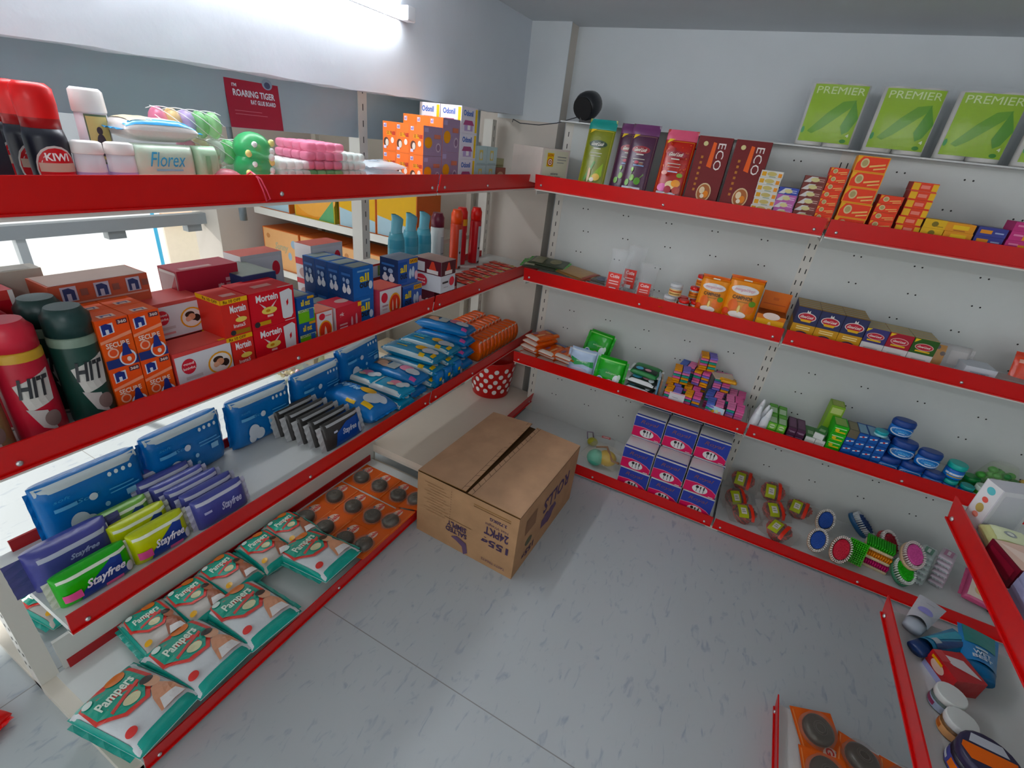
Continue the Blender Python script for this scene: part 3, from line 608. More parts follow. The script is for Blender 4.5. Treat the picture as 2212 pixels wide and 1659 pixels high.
k = carton('carton', 'box', .108, .08, .092, '3d5fa8', AOB, l=B4L, faces={'l': '22355e', 't': '8d97a8'}, group='blue cartons with bottles and an orange tag')
k.put((-.09, -1.002, Z2), LR, 'lower blue carton with a bottle picture and an orange tag'); k.put((-.10, -1.016, Z2 + .093), LR, 'upper blue carton with a bottle picture and an orange tag')
carton('carton', 'box', .06, .05, .085, '1c2f55', B4L[:3]).put((-.19, -1.09, Z2), LR, 'dark navy carton hidden behind the white carton with the circle')
MAR = [('r', 0, .55, 1, 1, '4b1620'), ('p', [(.3, .62), (.7, .62), (.55, .95), (.45, .95)], 'd34a3a'), ('r', .25, .58, .75, .7, 'e5dcd8'), ('r', .1, .3, .5, .36, '3a3234'), ('e', .75, .32, .18, .15, 'd43b48'), ('r', .2, .16, .5, .18, 'a9a6aa')]
MAL = [('r', 0, .55, 1, 1, '5a1a28'), ('r', .05, .6, .42, .9, 'd9d4d8'), ('p', [(.55, .66), (.85, .66), (.74, .96), (.66, .96)], 'd34a3a'), ('r', .5, .58, .9, .7, 'e5dcd8'), ('e', .3, .3, .22, .2, 'd43b48'), ('t', .16, .3, .44, .38, 'good', 'f4e2e2', 'b'), ('t', .14, .2, .46, .28, 'knight', 'f4e2e2', 'b')]
carton('carton', 'box', .095, .13, .118, 'd6d8de', MAR, l=MAL, t=[('r', 0, 0, 1, 1, 'c3a9a0')]).put((-.052, -.835, Z2 + .041), LR, 'maroon topped white carton standing out over the red strip')
carton('carton', 'box', .09, .09, .04, '5a1a28').put((-.082, -.835, Z2), LR, 'flat maroon carton underneath the maroon topped white carton')
carton('carton', 'box', .05, .05, .07, '6b2230', [('r', .1, .3, .9, .5, 'd9a9a0'), ('e', .5, .2, .3, .1, 'd05040')]).put((-.085, -.745, Z2), LR, 'small maroon carton right of the maroon topped white carton')
GW = [('r', .05, .05, .95, .95, 'd4d8e0'), ('e', .82, .78, .1, .1, 'cf3444'), ('r', .82, .5, .9, .52, '55585f'), ('e', .85, .38, .06, .04, '55585f'), ('p', [(.8, .15), (.92, .15), (.86, .25)], '55585f')]
GWL = [('r', 0, .68, 1, .78, 'd8404a'), ('r', 0, .38, 1, .46, 'd8404a'), ('r', 0, .08, 1, .16, 'd8404a'), ('e', .5, .56, .3, .08, 'c9a29c'), ('e', .5, .25, .3, .08, 'c9a29c')]
k = carton('carton', 'box', .135, .075, .215, 'c9cdd4', GW, l=GWL, faces={'l': 'ece4e4', 't': 'c96a60'}, group='tall grey cartons with red tops')
k.put((-.31, -1.425, Z2), LR, 'tall grey carton with a red top behind the wide red cartons'); k.put((-.31, -1.18, Z2), LR, 'tall grey carton with a red top behind the dark blue block')
carton('carton', 'box', .10, .14, .15, '2b3a66', [], t=[('r', .02, .02, .98, .98, '8c948c')]).put((-.185, -1.53, Z2 + .05), LR, 'navy carton lying behind the wide red cartons')
carton('carton', 'box', .10, .12, .05, '27345c').put((-.195, -1.53, Z2), LR, 'navy carton underneath the navy carton that lies behind')
carton('carton', 'box', .10, .07, .05, 'e6e0d6', [('r', 0, .86, 1, 1, 'd04a3c'), ('r', .6, .1, .98, .85, '8aa65a'), ('r', .7, .2, .95, .5, 'd8d6b0')], l=[('r', .9, 0, 1, 1, 'd04a3c')]).put((-.245, -1.02, Z2 + .086), LR, 'white and green carton with a red rim behind the blue cartons')
carton('carton', 'box', .10, .08, .085, 'c9483e').put((-.245, -1.02, Z2), LR, 'red carton underneath the white and green carton')
def trigger_can():
    r = empty('air_freshener_can'); m = MB()
    m.lathe([(.030, 0, 'd5e6ec'), (.034, .004), (.034, .06, 'a9d3df'), (.034, .10, '5fa9bd'), (.034, .15, '4c9db4'), (.032, .185, '68b0c2'), (.026, .21)], '5fa9bd', 'x', 24, (0, .034, 0))
    def cyl(u, v, e):
        a = R(-90) + (u-.5)*R(130); return ((.034+e)*math.cos(a), .034 + (.034+e)*math.sin(a), v*.18)
    m.marks(cyl, [('e', .35, .42, .22, .035, '1d5f74'), ('e', .72, .5, .06, .03, '1d5f74'), ('r', .3, .08, .7, .1, '8fb9c4')], 'x', True); m.build('can', r)
    m = MB(); us = [(.0, .205, .027), (.002, .225, .024), (.006, .245, .026), (.008, .262, .026), (-.002, .272, .020), (-.016, .282, .010)]
    i0 = None
    def fn(u, v):
        q = v*(len(us)-1); a = min(int(q), len(us)-2); t = q - a; p0, p1 = us[a], us[a+1]
        x = p0[0]+(p1[0]-p0[0])*t; z = p0[1]+(p1[1]-p0[1])*t; rr = p0[2]+(p1[2]-p0[2])*t; w = 6.28319*u
        return (x + rr*math.cos(w), .034 + rr*.8*math.sin(w), z)
    m.grid(fn, 18, 12, '7fc0d2', 'x'); m.build('trigger_cap', r)
    return Kind(r, 'spray can', 'blue air freshener cans')
k = trigger_can()
for i, y in enumerate((-.80, -.71, -.62)): k.put((-.30, y, Z2), LR, f'blue air freshener can with a trigger top, {["leftmost","middle","rightmost"][i]} of three')
WC = [('r', .35, .05, .95, .9, 'b5bcc0'), ('r', .42, .4, .9, .42, '6a7278'), ('r', .42, .5, .85, .52, '6a7278'), ('r', .42, .3, .8, .32, '6a7278')]
Kind(spray(.030, .27, 'd8dcdc', '6b2238', 'd8dcdc', WC), 'spray can').put((-.30, -.525, Z2), LR, 'white air freshener can with a maroon cap beside the blue trio')
for i, (cx, y, body, cap, lb) in enumerate(((-.30, -.375, 'c8452f', 'ee5a36', 'can with an orange cap and a long pale label'), (-.33, -.285, 'b8242c', 'd8322f', 'red can with a yellow tag behind the orange capped one'), (-.30, -.2, 'c02a30', 'e0322f', 'can with a red cap nearest the corner column'))):
    mk = [('r', .3, .04, .9, .98, 'c3c6ca'), ('r', .35, .03, .8, .08, '4a2a26'), ('e', .45, .42, .08, .03, '333'*2), ('r', .5, .55, .54, .9, '888c90')] if i != 1 else [('r', .2, 1.0, .9, 1.16, 'e0a23a'), ('e', .6, .8, .1, .04, 'e6c9c0')]
    Kind(spray(.028, .275, body, cap, body, mk), 'spray can', 'red air freshener cans').put((cx, y, Z2), LR, lb)
k = pack('flat_packet', 'packet', .045, .155, .008, 'd64a3a', [('r', .1, .02, .95, .22, 'e9d9c0'), ('e', .5, .12, .32, .09, 'e8c22e'), ('t', .3, .08, .7, .16, '10', '5b3a14', 'b'), ('e', .5, .5, .3, .1, 'e9a48c'), ('r', .2, .65, .8, .72, 'f0d0c0')], 8, cl=.006, group='flat red packets with yellow discs')
for i in range(7):
    k.put((-.095 - .004*i, -.56 + .072*i, Z2 + .001), LR - 8, f'flat red packet with a yellow disc, {O[i]} from the maroon topped carton')

# ---- third shelf ---------------------------------------------------------------
SB = [('r', .02, .9, .98, .99, 'c9d3d6'), ('t', .12, .74, .28, .79, 'soft', '4f9fd0', 'i'), ('t', .3, .58, .52, .66, 'Sofy', '5fa9d6', 'i'), ('e', .72, .84, .02, .035, 'e6eef2'), ('e', .79, .84, .02, .035, 'e6eef2'), ('e', .86, .84, .02, .035, 'e6eef2'), ('e', .65, .84, .02, .035, 'e6eef2'), ('e', .28, .32, .09, .15, 'd5dde6'), ('e', .36, .24, .08, .12, 'd5dde6'), ('e', .24, .2, .06, .1, 'd5dde6'), ('e', .45, .62, .04, .06, 'd5dde6'), ('e', .55, .4, .025, .04, '9ccbe6'), ('e', .55, .25, .025, .04, '9ccbe6'), ('r', .6, .6, .85, .62, '5da3d2'), ('r', .6, .54, .9, .56, '5da3d2'), ('r', .75, .4, .85, .5, '8fc0e0'), ('r', .1, .62, .3, .68, '6fb0da')]
k = pack('sanitary_pack', 'pack', .22, .175, .062, '0d70b4', SB, 9, stand=True, cl=.008, group='large blue sanitary packs along the back')
for i, (x, y, z, ry, t) in enumerate(((-.30, -1.965, Z3, 0, 'leftmost large blue pack standing at the back of the third shelf'), (-.32, -1.725, Z3, 0, 'second large blue pack from the left, standing behind the violet packs'), (-.32, -1.478, Z3, 0, 'third large blue pack from the left, left of the black packs'), (-.325, -1.235, Z3, 0, 'fourth large blue pack from the left, behind the black packs'), (-.34, -.99, Z3 + .035, -6, 'fifth large blue pack, tilted, nearest to the flat piles'))):
    k.put((x, y, z), LR + (3 if i % 2 else 0), t, rx=0, ry=ry)
VI = [('r', .04, .82, .96, .92, 'c9cbd8'), ('t', .42, .3, .88, .62, 'Stayfree', 'c9cdea', 'bi'), ('r', .12, .5, .26, .58, 'b9bde0')]
k = pack('sanitary_pack', 'pack', .138, .088, .04, '4a4f96', VI, 6, stand=True, crimp='c6c8da', group='violet sanitary packs in a tilted row')
for i in range(6):
    k.put((-.088 - .044*i, -1.785 - (.0 if i < 2 else .012*(i-1)), Z3), LR, f'violet pack, {O[i]} from the front of the tilted row', rx=-12)
pack('sanitary_pack', 'pack', .155, .105, .07, '47498e', [('r', .1, .78, .98, .88, 'c3c6da'), ('t', .4, .52, .8, .68, 'Stayfree', 'b9bde6', 'bi'), ('r', .3, .28, .5, .36, 'b9bde6'), ('t', .5, .2, .9, .42, 'Stay', 'b9bde6', 'bi')], 6, stand=True, crimp='4a4c80', cl=.03).put((-.175, -2.072, Z3), LR, 'large violet sanitary pack behind the green one at the shelf end', rx=-6)
def stay(c, w, d, h, lb, loc, rx=-8):
    T = [('r', .04, .84, .97, .92, 'e9efe0'), ('p', [(.2, .04), (.28, .35), (.5, .6), (.72, .86), (.86, .82), (.84, .5), (.9, .1), (.6, .02)], '1f3f8e'), ('r', .04, .22, .26, .46, 'e0609a'), ('r', .55, .0, .8, .2, 'e0609a'), ('t', .3, .3, .9, .62, 'Stayfree', 'f0f2fa', 'bi'), ('e', .92, .3, .06, .16, 'dfe6ee')]
    pack('sanitary_pack', 'pack', w, d, h, c, T, 6, stand=True, crimp='d9dccf').put(loc, LR, lb, 'green and yellow sanitary packs', rx=rx)
stay('3fae3c', .14, .08, .05, 'bright green sanitary pack in the front corner of the third shelf', (-.10, -2.072, Z3))
stay('c5cf2c', .125, .085, .05, 'front yellow green sanitary pack, right of the bright green one', (-.095, -1.936, Z3))
stay('c5cf2c', .125, .085, .05, 'second yellow green sanitary pack, behind the front one', (-.155, -1.945, Z3))
stay('7fb05a', .125, .085, .05, 'rearmost yellow green sanitary pack, against the large blue pack', (-.215, -1.955, Z3))
BK = [('r', .0, .84, .98, .93, 'b5b8ba'), ('p', [(.2, .05), (.3, .5), (.6, .75), (.95, .8), (.98, .05)], '1a4da0'), ('t', .42, .3, .86, .56, 'Stayfree', 'cfd8ea', 'bi'), ('r', .22, .55, .32, .62, 'cfd8ea'), ('e', .93, .3, .06, .2, 'b9c9e0')]
k = pack('sanitary_pack', 'pack', .16, .10, .026, '3c3b3a', BK, 6, stand=True, crimp='c9cbcc', cl=.02, group='black sanitary packs in a tilted row')
for i in range(5): k.put((-.098 - .046*i, -1.338 - .008*i, Z3), LR, f'black sanitary pack, {O[i]} from the front of the black row', rx=-16)
BF = [('t', .1, .5, .5, .75, 'Sofy free', 'b9dbf0', 'bi'), ('r', .04, .9, .4, .97, 'd9b43a'), ('e', .78, .5, .13, .25, 'd3d9e2'), ('e', .88, .62, .08, .14, 'd3d9e2'), ('e', .6, .72, .14, .13, 'ecb52e'), ('r', .75, .1, .92, .24, 'ecc02e'), ('r', .5, .05, .66, .12, 'ecc02e')]
pack('sanitary_pack', 'pack', .27, .15, .085, '1273b8', BF, 5, seam=None).put((-.15, -1.175, Z3), 0 - 0, 'big plump blue pack with yellow tags, right of the black row', rx=0) if 0 else pack('sanitary_pack', 'pack', .27, .14, .088, '1273b8', BF, 5).put((-.215, -1.235, Z3), 0, 'big plump blue pack with yellow tags, right of the black row')
CY = [('r', .02, .05, .14, .95, 'c9d4d6'), ('e', .58, .6, .17, .22, 'e78aa6'), ('e', .75, .55, .12, .2, 'dfe3e8'), ('e', .84, .7, .1, .16, 'dfe3e8'), ('e', .5, .4, .1, .1, 'f0c9b0')]
kc = pack('sanitary_pack', 'pack', .155, .10, .042, '0f95bc', CY, 6, seam=(.0, .12, 'd5dadb'), group='cyan square packs with a pink flower')
kc.put((-.155, -1.09, Z3), 4, 'lower front cyan pack with a pink flower'); kc.put((-.165, -1.075, Z3 + .043), 2, 'upper front cyan pack with a pink flower')
kc.put((-.31, -1.09, Z3), 2, 'lower rear cyan pack with a pink flower'); kc.put((-.31, -1.075, Z3 + .043), 3, 'upper rear cyan pack with a pink flower')
LADY = [('r', .06, .3, .34, .95, '7d6a58'), ('e', .26, .5, .09, .22, 'd9a890'), ('e', .34, .35, .08, .12, 'd9b09a'), ('r', .38, .25, .55, .8, 'a9b3b6'), ('e', .68, .62, .12, .24, 'e58aa8'), ('e', .82, .5, .12, .22, 'dfe3ea'), ('r', .88, .02, .98, .18, 'c6589a')]
YEL = [('t', .12, .5, .45, .8, 'Sofy', '6fc3dc', 'bi'), ('r', .2, .35, .4, .42, 'e3b93a'), ('e', .62, .62, .11, .2, 'ecb52e'), ('e', .78, .5, .11, .24, 'd6dce4'), ('e', .88, .55, .07, .16, 'd6dce4'), ('r', .7, .02, .8, .16, 'ecc02e'), ('r', .9, .1, .96, .4, 'ecc02e')]
kl = pack('sanitary_pack', 'pack', .27, .105, .048, '1a78b8', LADY, 6, crimp='1a78b8', group='long blue packs with a lady'); ky = pack('sanitary_pack', 'pack', .27, .105, .048, '0c86ae', YEL, 6, seam=(.0, .08, 'c9d9de'), group='long blue packs with a yellow disc')
kl.put((-.235, -.985, Z3), 2, 'long blue pack with a lady, lowest of the first pile'); kl.put((-.24, -.965, Z3 + .045), 3, 'long blue pack with a lady, on top of the first pile')
for j in range(3): ky.put((-.225 - .01*j, -.865 + .015*j, Z3 + .046*j), 2 + j, f'long teal blue pack with a yellow disc, second pile, {O[j]} from the bottom')
for j in range(3): ky.put((-.225 - .01*j, -.745 + .015*j, Z3 + .046*j), 3, f'long teal blue pack with a yellow disc, third pile, {O[j]} from the bottom')
for j in range(4): kl.put((-.23 - .01*j, -.625 + .02*j, Z3 + .046*j), 2 + 2*j, f'long blue pack with a lady, tall pile beside the orange packs, {O[j]} from the bottom')
ks_ = pack('sanitary_pack', 'pack', .055, .075, .04, '1b78bc', [('r', .2, .5, .5, .7, 'ecc02e'), ('r', .55, .2, .85, .5, 'd9dfe6')], 5, stand=True, group='small blue packs at the strip')
for i, (x, y, z) in enumerate(((-.083, -.80, Z3), (-.083, -.735, Z3), (-.083, -.655, Z3))): ks_.put((x, y, z), LR, f'small blue pack standing behind the strip, {["left","middle","right"][i]} of three')
ko = pack('tissue_pack', 'pack', .034, .10, .11, 'e0632a', [('r', .1, .08, .9, .12, 'd9c9bd')], 7, crimp='e0632a', cl=.004, fin='g', side='dd6a33', group='orange tissue packs standing in three rows', n=6)
for c in range(3):
    for i in range(11): ko.put((-.085 - .102*c, -.455 + .0375*i, Z3), LR + random.uniform(-3, 3), f'orange tissue pack standing, {["front","middle","rear"][c]} row, {O[i]} from the left')

# ---- bottom shelf: diaper packs, scrubbers, bucket -------------------------------
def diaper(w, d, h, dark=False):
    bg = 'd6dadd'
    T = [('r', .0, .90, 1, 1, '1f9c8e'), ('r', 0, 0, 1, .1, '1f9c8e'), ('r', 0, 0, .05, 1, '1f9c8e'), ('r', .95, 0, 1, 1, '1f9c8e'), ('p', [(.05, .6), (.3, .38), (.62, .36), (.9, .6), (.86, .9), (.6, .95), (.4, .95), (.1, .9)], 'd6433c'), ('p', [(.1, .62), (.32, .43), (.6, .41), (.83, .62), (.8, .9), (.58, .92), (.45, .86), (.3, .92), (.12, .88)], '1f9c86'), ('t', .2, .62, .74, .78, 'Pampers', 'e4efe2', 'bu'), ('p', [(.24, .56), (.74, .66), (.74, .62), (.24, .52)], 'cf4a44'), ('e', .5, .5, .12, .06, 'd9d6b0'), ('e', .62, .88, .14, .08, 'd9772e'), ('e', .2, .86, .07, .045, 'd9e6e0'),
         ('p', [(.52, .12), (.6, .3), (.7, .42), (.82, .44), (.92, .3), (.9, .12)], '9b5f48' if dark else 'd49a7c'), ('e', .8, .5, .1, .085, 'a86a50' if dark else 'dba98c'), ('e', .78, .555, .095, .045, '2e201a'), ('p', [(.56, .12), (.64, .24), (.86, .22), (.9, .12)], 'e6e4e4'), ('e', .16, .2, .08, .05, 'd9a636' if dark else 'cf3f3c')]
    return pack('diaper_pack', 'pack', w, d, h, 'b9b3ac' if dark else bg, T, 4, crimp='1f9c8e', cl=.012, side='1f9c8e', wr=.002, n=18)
k = diaper(.165, .265, .06)
k.r['group'] = 'diaper packs at the front'
for i, (x, y, rz, t) in enumerate(((.048, -2.083, 8, 'nearest green and white diaper pack, at the end of the bottom shelf'), (.045, -1.935, 3, 'second front diaper pack from the near end, over the red strip'), (.05, -1.785, -3, 'third front diaper pack from the near end, over the red strip'), (.035, -1.505, 0, 'fourth front diaper pack, in front of the coiled scrubber cards'))):
    k.put((x, y, Z4 + .04), LR + rz, t, 'diaper packs at the front', rx=8.5 if 0 else -8.5)
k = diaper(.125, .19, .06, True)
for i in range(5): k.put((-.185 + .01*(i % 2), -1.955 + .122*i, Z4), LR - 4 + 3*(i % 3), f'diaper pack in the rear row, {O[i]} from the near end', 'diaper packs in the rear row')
def scrubber(w=.15, d=.105, r0=.034):
    r = empty('scrubber_card'); m = MB(); m.box(-w/2, 0, 0, w/2, d, .003, 'd4622f', 'c')
    m.marks(facemap(w, d, .003, 't'), [('e', .78, .66, .17, .2, 'e2c3b4'), ('t', .62, .55, .95, .74, 'Gala', 'cf3a34', 'b'), ('p', [(.66, .78), (.74, .9), (.76, .78)], '3f6a8a'), ('r', .05, .03, .95, .06, 'e08a5a')])
    m.build('card', r)
    m = MB(); m.lathe([(r0*1.2, .0032), (r0*1.15, .012), (r0*1.08, .03), (r0*.8, .034)], 'c9bdb4', 't', 24, (-w*.12, d*.48, 0)); m.build('blister', r)
    m = MB(); m.lathe([(r0*.95, .0035, '3f3f3a'), (r0, .010), (r0*.98, .022), (r0*.7, .03), (r0*.4, .031)], '4a4a44', 'm', 24, (-w*.12, d*.48, 0))
    for q in range(5): m.tube([(-w*.12 + r0*(.3+.14*q)*math.cos(a), d*.48 + r0*(.3+.14*q)*math.sin(a), .0305 - .0015*q*q*.5) for a in [i*math.pi/10 for i in range(21)]], .0018, '5a5a54', 'm', 4)
    m.build('steel_coil', r); return Kind(r, 'scrubber', 'coiled steel scrubbers on orange cards')
k = scrubber()
NM = ['back', 'second', 'third', 'front']
for i, x in enumerate((-.262, -.157, -.052, .02)):
    for j, y in enumerate((-1.045, -1.205, -1.355)):
        k.put((x + (.024 if i == 3 else 0), y, Z4 + (.042 if i == 3 else .001) + .002*((i + j) % 2)), LR, f'steel scrubber card, {NM[i]} row, {["farthest from","in the middle seen from","nearest to"][j]} the viewer', rx=-18 if i == 3 else 0)
k.r['label'] = k.r['label']
b = empty('bucket'); m = MB()
m.lathe([(.098, 0), (.108, .004), (.1417, .235), (.146, .24), (.140, .24), (.124, .12), (.104, .01)], 'c9101c', 'x', 40)
def bk(u, v, e):
    z = v*.24; rr = .108 + (.142-.108)*v + e; a = u*2*math.pi; return (rr*math.cos(a), rr*math.sin(a), z)
dots = []
for j in range(5):
    for i in range(14):
        dots.append(('e', (i + .5*(j % 2))/14, .2 + .145*j + .012*((i*7) % 3), .0175 - .0012*(j-2)*.5, .062, 'ecebe8'))
m.marks(bk, dots, 'x', True, e0=.001, de=0); m.build('pail', b)
m = MB(); m.tube([(.147*math.cos(a), .147*math.sin(a), .238) for a in [i*math.pi/24 for i in range(49)]], .004, 'b50d18'); m.build('rim', b)
b.location = (-.215, -.075, .118); tag(b, 'red bucket with white polka dots on the raised base shelf', 'bucket')
# ---- the carton on the floor
KR = 'b89474'
t = tag(empty('cardboard_box', (.290, -.856, 0), R(-1.5)), 'large brown cardboard box standing on the floor in the corner', 'box')
w, d, h = .455, .57, .300
m = MB(); m.box(-w/2, -d/2, 0, w/2, d/2, h, KR, 'k', t='4a3520')
F = lambda u, v, e: (-w/2 + u*w, -d/2 - e, v*h)
P1 = '4a3c58'
m.marks(F, [('r', .58, .9, .93, .915, '9a7650'), ('r', .58, .87, .93, .885, '8a6a4c'), ('t', .74, .77, .9, .82, '3.720KG', P1, 'b8'), ('t', .70, .68, .92, .73, 'Net Weight', '6d5566', '8'), ('t', .70, .53, .93, .66, '24PKT', P1, 'b8'), ('t', .68, .36, .94, .5, '155g', P1, 'b8'), ('t', .7, .08, .93, .12, 'TASTY TREATS', '6d5566', '8'), ('r', .30, .48, .58, .487, '8a6a4c'), ('t', .33, .36, .53, .45, 'SIMPLY', P1, 'b8'), ('t', .32, .27, .54, .35, 'SALTED', P1, 'b8'),
    ('p', [(.38, .2), (.44, .25), (.54, .2), (.56, .05), (.52, .0), (.5, .12), (.44, .17)], '6a5670')] + [('r', .08 + .03*(i % 3), .9 - .045*i, .08 + .03*(i % 3) + .2, .905 - .045*i, '8f6e4e') for i in range(11)] + [('r', .36, .93 - .04*i, .366, .94 - .04*i, '6b5040') for i in range(12)], 'k')
S_ = lambda u, v, e: (w/2 + e, -d/2 + u*d, v*h)
m.marks(S_, [('t', .4, .5, .85, .75, 'ROLLS', '5a4a66', 'b8'), ('t', .42, .2, .62, .46, 'Co', '5a4a66', 'bi8'), ('p', [(.4, .4), (.62, .46), (.66, .36), (.5, .22), (.4, .26)], '6a5670'), ('r', .12, .55, .28, .8, '8f6f58'), ('t', .12, .12, .3, .26, '155g', P1, 'b8'), ('e', .2, .36, .05, .06, '6a6a58')], 'k')
m.build('box_body', t)
TAPE = '6a5648'
def flap(x0, x1, hinge_left, ang, lift, warp):
    q = MB(); L_ = x1 - x0; a = R(ang); e = .003
    def P(s, y, up=0):
        k = s*(1 - warp*max(0, y + d/2)/d*2); x = x0 + k*math.cos(a) if hinge_left else x1 - k*math.cos(a)
        return (x, y, h + .002 + s*math.sin(a)*(.25 + .75*(y + d/2)/d) + up)
    d2 = d/2 - .002
    for up, fl in ((e, 0), (0, 1)):
        f = [P(0, -d2, up), P(L_, -d2, up), P(L_, d2, up), P(0, d2, up)]
        if hinge_left == bool(fl): f = f[::-1]
        q.face(f, 'c3a184', 'k')
    for A, B in (((0, -d2), (L_, -d2)), ((L_, -d2), (L_, d2)), ((L_, d2), (0, d2))):
        q.face([P(*A), P(*B), P(*B, e), P(*A, e)], '8a6642', 'k')
    # printed ladder marks along the free edge
    for s in (L_ - .02, ):
        q.face([P(s, -d2, e+.0006), P(s+.0018, -d2, e+.0006), P(s+.0018, d2, e+.0006), P(s, d2, e+.0006)][::1 if hinge_left else -1], TAPE, 'k')
    for i in range(15):
        y = -d2 + (i + .5)*2*d2/15
        q.face([P(L_-.02, y, e+.0006), P(L_-.001, y+.012, e+.0006), P(L_-.001, y+.0142, e+.0006), P(L_-.02, y+.0022, e+.0006)][::1 if hinge_left else -1], TAPE, 'k')
    return q.build('flap', t)
flap(-w/2, -.004, True, 4.5, 0, .03); flap(.004, w/2, False, 1.6, 0, .012)

k = diaper(.15, .2, .06, True)
k.put((-.50, -2.10, .05), LR + 8, 'diaper pack standing behind the kick board at the near end', rx=-78) if 0 else k.put((-.56, -2.02, 0), LR + 8, 'diaper pack lying on the floor behind the near end post', rx=0)
pack('soft_pack', 'pack', .12, .09, .05, 'd42a2a', [('r', .2, .3, .8, .7, 'e8e0dc')], 5).put((-.40, -2.36, 0), 20, 'red soft pack on the floor at the lower left corner')

# ================================================================== goods on the back run (fronts towards -y)
B1, B2, B3, B4 = ZB
# ---- on the panel top
def roll_pack():
    r = empty('paper_towel_pack'); m = MB(); w, d, h = .19, .075, .212
    for sx in (-1, 1):
        m.lathe([(.030, .003), (.0455, .006), (.0455, h-.006), (.030, h-.003), (.018, h-.004), (.018, h-.03)], 'eceae6', 'c', 24, (sx*.0465, d/2, 0), 1, .78)
    m.build('paper_rolls', r)
    m = MB()
    def S(u, v, e):
        a = u*2 - 1; y = -.001 - e + .006*abs(a)**4 + .0012*math.sin(9*v)
        return (a*.084 + .004*0, y, .016 + v*.184)
    m.grid(lambda u, v: S(u, v, 0), 16, 12, '9cc010', 'g')
    m.marks(S, [('t', .06, .84, .96, .96, 'PREMIER', 'dcebb4'), ('p', [(.12, .18), (.22, .14), (.38, .24), (.84, .66), (.86, .76), (.62, .72), (.4, .52)], '6fa51a'), ('p', [(.84, .76), (.72, .3), (.8, .16), (.9, .22), (1, .45)], '5b9a2e'), ('e', .86, .05, .06, .035, '3f8a2c'), ('t', .88, .12, .94, .18, '4', 'eef4d8', 'b'), ('e', .03, .2, .03, .06, '4a9a5a')], 'g', True, e0=.0008)
    m.build('printed_wrap', r)
    m = MB()
    def W(u, v):
        a = 2*math.pi*u; cx = abs(math.cos(a))**.35*math.copysign(1, math.cos(a)); sy = abs(math.sin(a))**.5*math.copysign(1, math.sin(a))
        return (cx*.101, d/2 + sy*.042, v*(h + .004))
    m.grid(W, 32, 6, 'f2f4f4', 'h'); m.build('clear_film', r)
    return Kind(r, 'paper towels', 'paper towel packs on the panel top')
k = roll_pack()
for i, (x, t) in enumerate(((1.052, 'leftmost'), (1.275, 'second'), (1.49, 'third'), (1.705, 'rightmost'))):
    k.put((x, -.066, 1.584), 0, f'green and white pack of paper towel rolls on the panel top, {t} of four', rx=-3 if i != 1 else -3)
r = empty('horn_speaker', (.105, -.03, 1.584), R(25)); m = MB()
m.lathe([(.03, -.05), (.05, -.045), (.058, -.02), (.058, .0), (.05, .035), (.03, .06), (.01, .068)], '24262a', 'x', 24); o = m.build('housing', r); o.rotation_euler = (R(-70), 0, R(-35)); o.location = (0, 0, .07)
m = MB(); m.lathe([(.046, -.052), (.046, -.046)], '101114', 'c', 24); o2 = m.build('grille', o)
m = MB(); m.box(-.03, -.025, 0, .03, .025, .02, '1b1c1f', 'x'); m.build('stand', r)
tag(r, 'small black round speaker on top of the shelf panel', 'speaker')
m = MB(); m.tube([(-.3, .03, 1.56), (-.27, -.02, 1.57), (-.22, -.04, 1.556), (-.12, -.04, 1.557), (-.03, -.045, 1.572), (.05, -.035, 1.60), (.085, -.03, 1.615)], .0022, '33363b', n=6)
tag(m.build('cable'), 'thin black cable drooping from the black speaker to the left wall', 'cable')
# ---- top shelf
def pouch(w, h, c, topc, marks, name='incense_pouch', d=.03, fin='g', topn=.86, base=None):
    m = MB()
    def S(u, v, e):
        th = d/2*math.sin(math.pi*min(1, max(0, u)))**.5*(1 - .85*max(0, v-.75)/.25) * (1 if v > .06 else .75)
        return ((u-.5)*w*(1 - .03*math.sin(math.pi*v)), d/2 - th - e + .0015*math.sin(40*v)*(v > .85), v*h)
    def K_(u, v): return ((.5-u)*w*(1 - .03*math.sin(math.pi*v)), d - S(u, v, 0)[1] + 0, v*h)
    vs = [0, .04, .1, .2, .35, .5, .65, .75, .82, topn]; vt = [topn, .9, .94, .97, 1]
    m.grid(lambda u, v: S(u, v, 0), 12, 0, c, fin, vs=vs); m.grid(lambda u, v: S(u, v, 0), 12, 0, topc, fin, vs=vt)
    m.grid(K_, 12, 0, c, fin, vs=vs + vt[1:]); m.face([K_(1, 0), S(1, 0, 0), S(0, 0, 0), K_(0, 0)][::-1], c, fin)
    m.marks(S, lift(marks), fin, True, e0=.0006, de=.0003)
    return m.build(name)
def lift(it, dv=.11):
    out = []
    for q in it:
        if q[0] == 'e' and q[2] < .42: q = (*q[:2], q[2] + dv, *q[3:])
        elif q[0] == 'p' and max(b for a, b in q[1]) < .42: q = ('p', [(a, b + dv) for a, b in q[1]], q[2])
        out.append(q)
    return out
def leafy(c, accent): return [('p', [(.1, .8), (.34, .86), (.14, .86)], 'e8c83a'), ('e', .5, .66, .34, .05, accent), ('e', .5, .66, .31, .042, '8f2430' if accent != '2d4a28' else '20381f'), ('t', .24, .635, .76, .685, 'Good Luck', 'f2efe2', 'bi'), ('r', .36, .59, .64, .605, 'd9d6c8'), ('r', .28, .53, .72, .54, 'c9c6b8'), ('r', .3, .49, .7, .497, 'c9c6b8')]
def border(c): return [('r', .04, .03, .955, .035, c), ('r', .04, .84, .955, .846, c), ('r', .04, .03, .05, .846, c), ('r', .945, .03, .955, .846, c)]
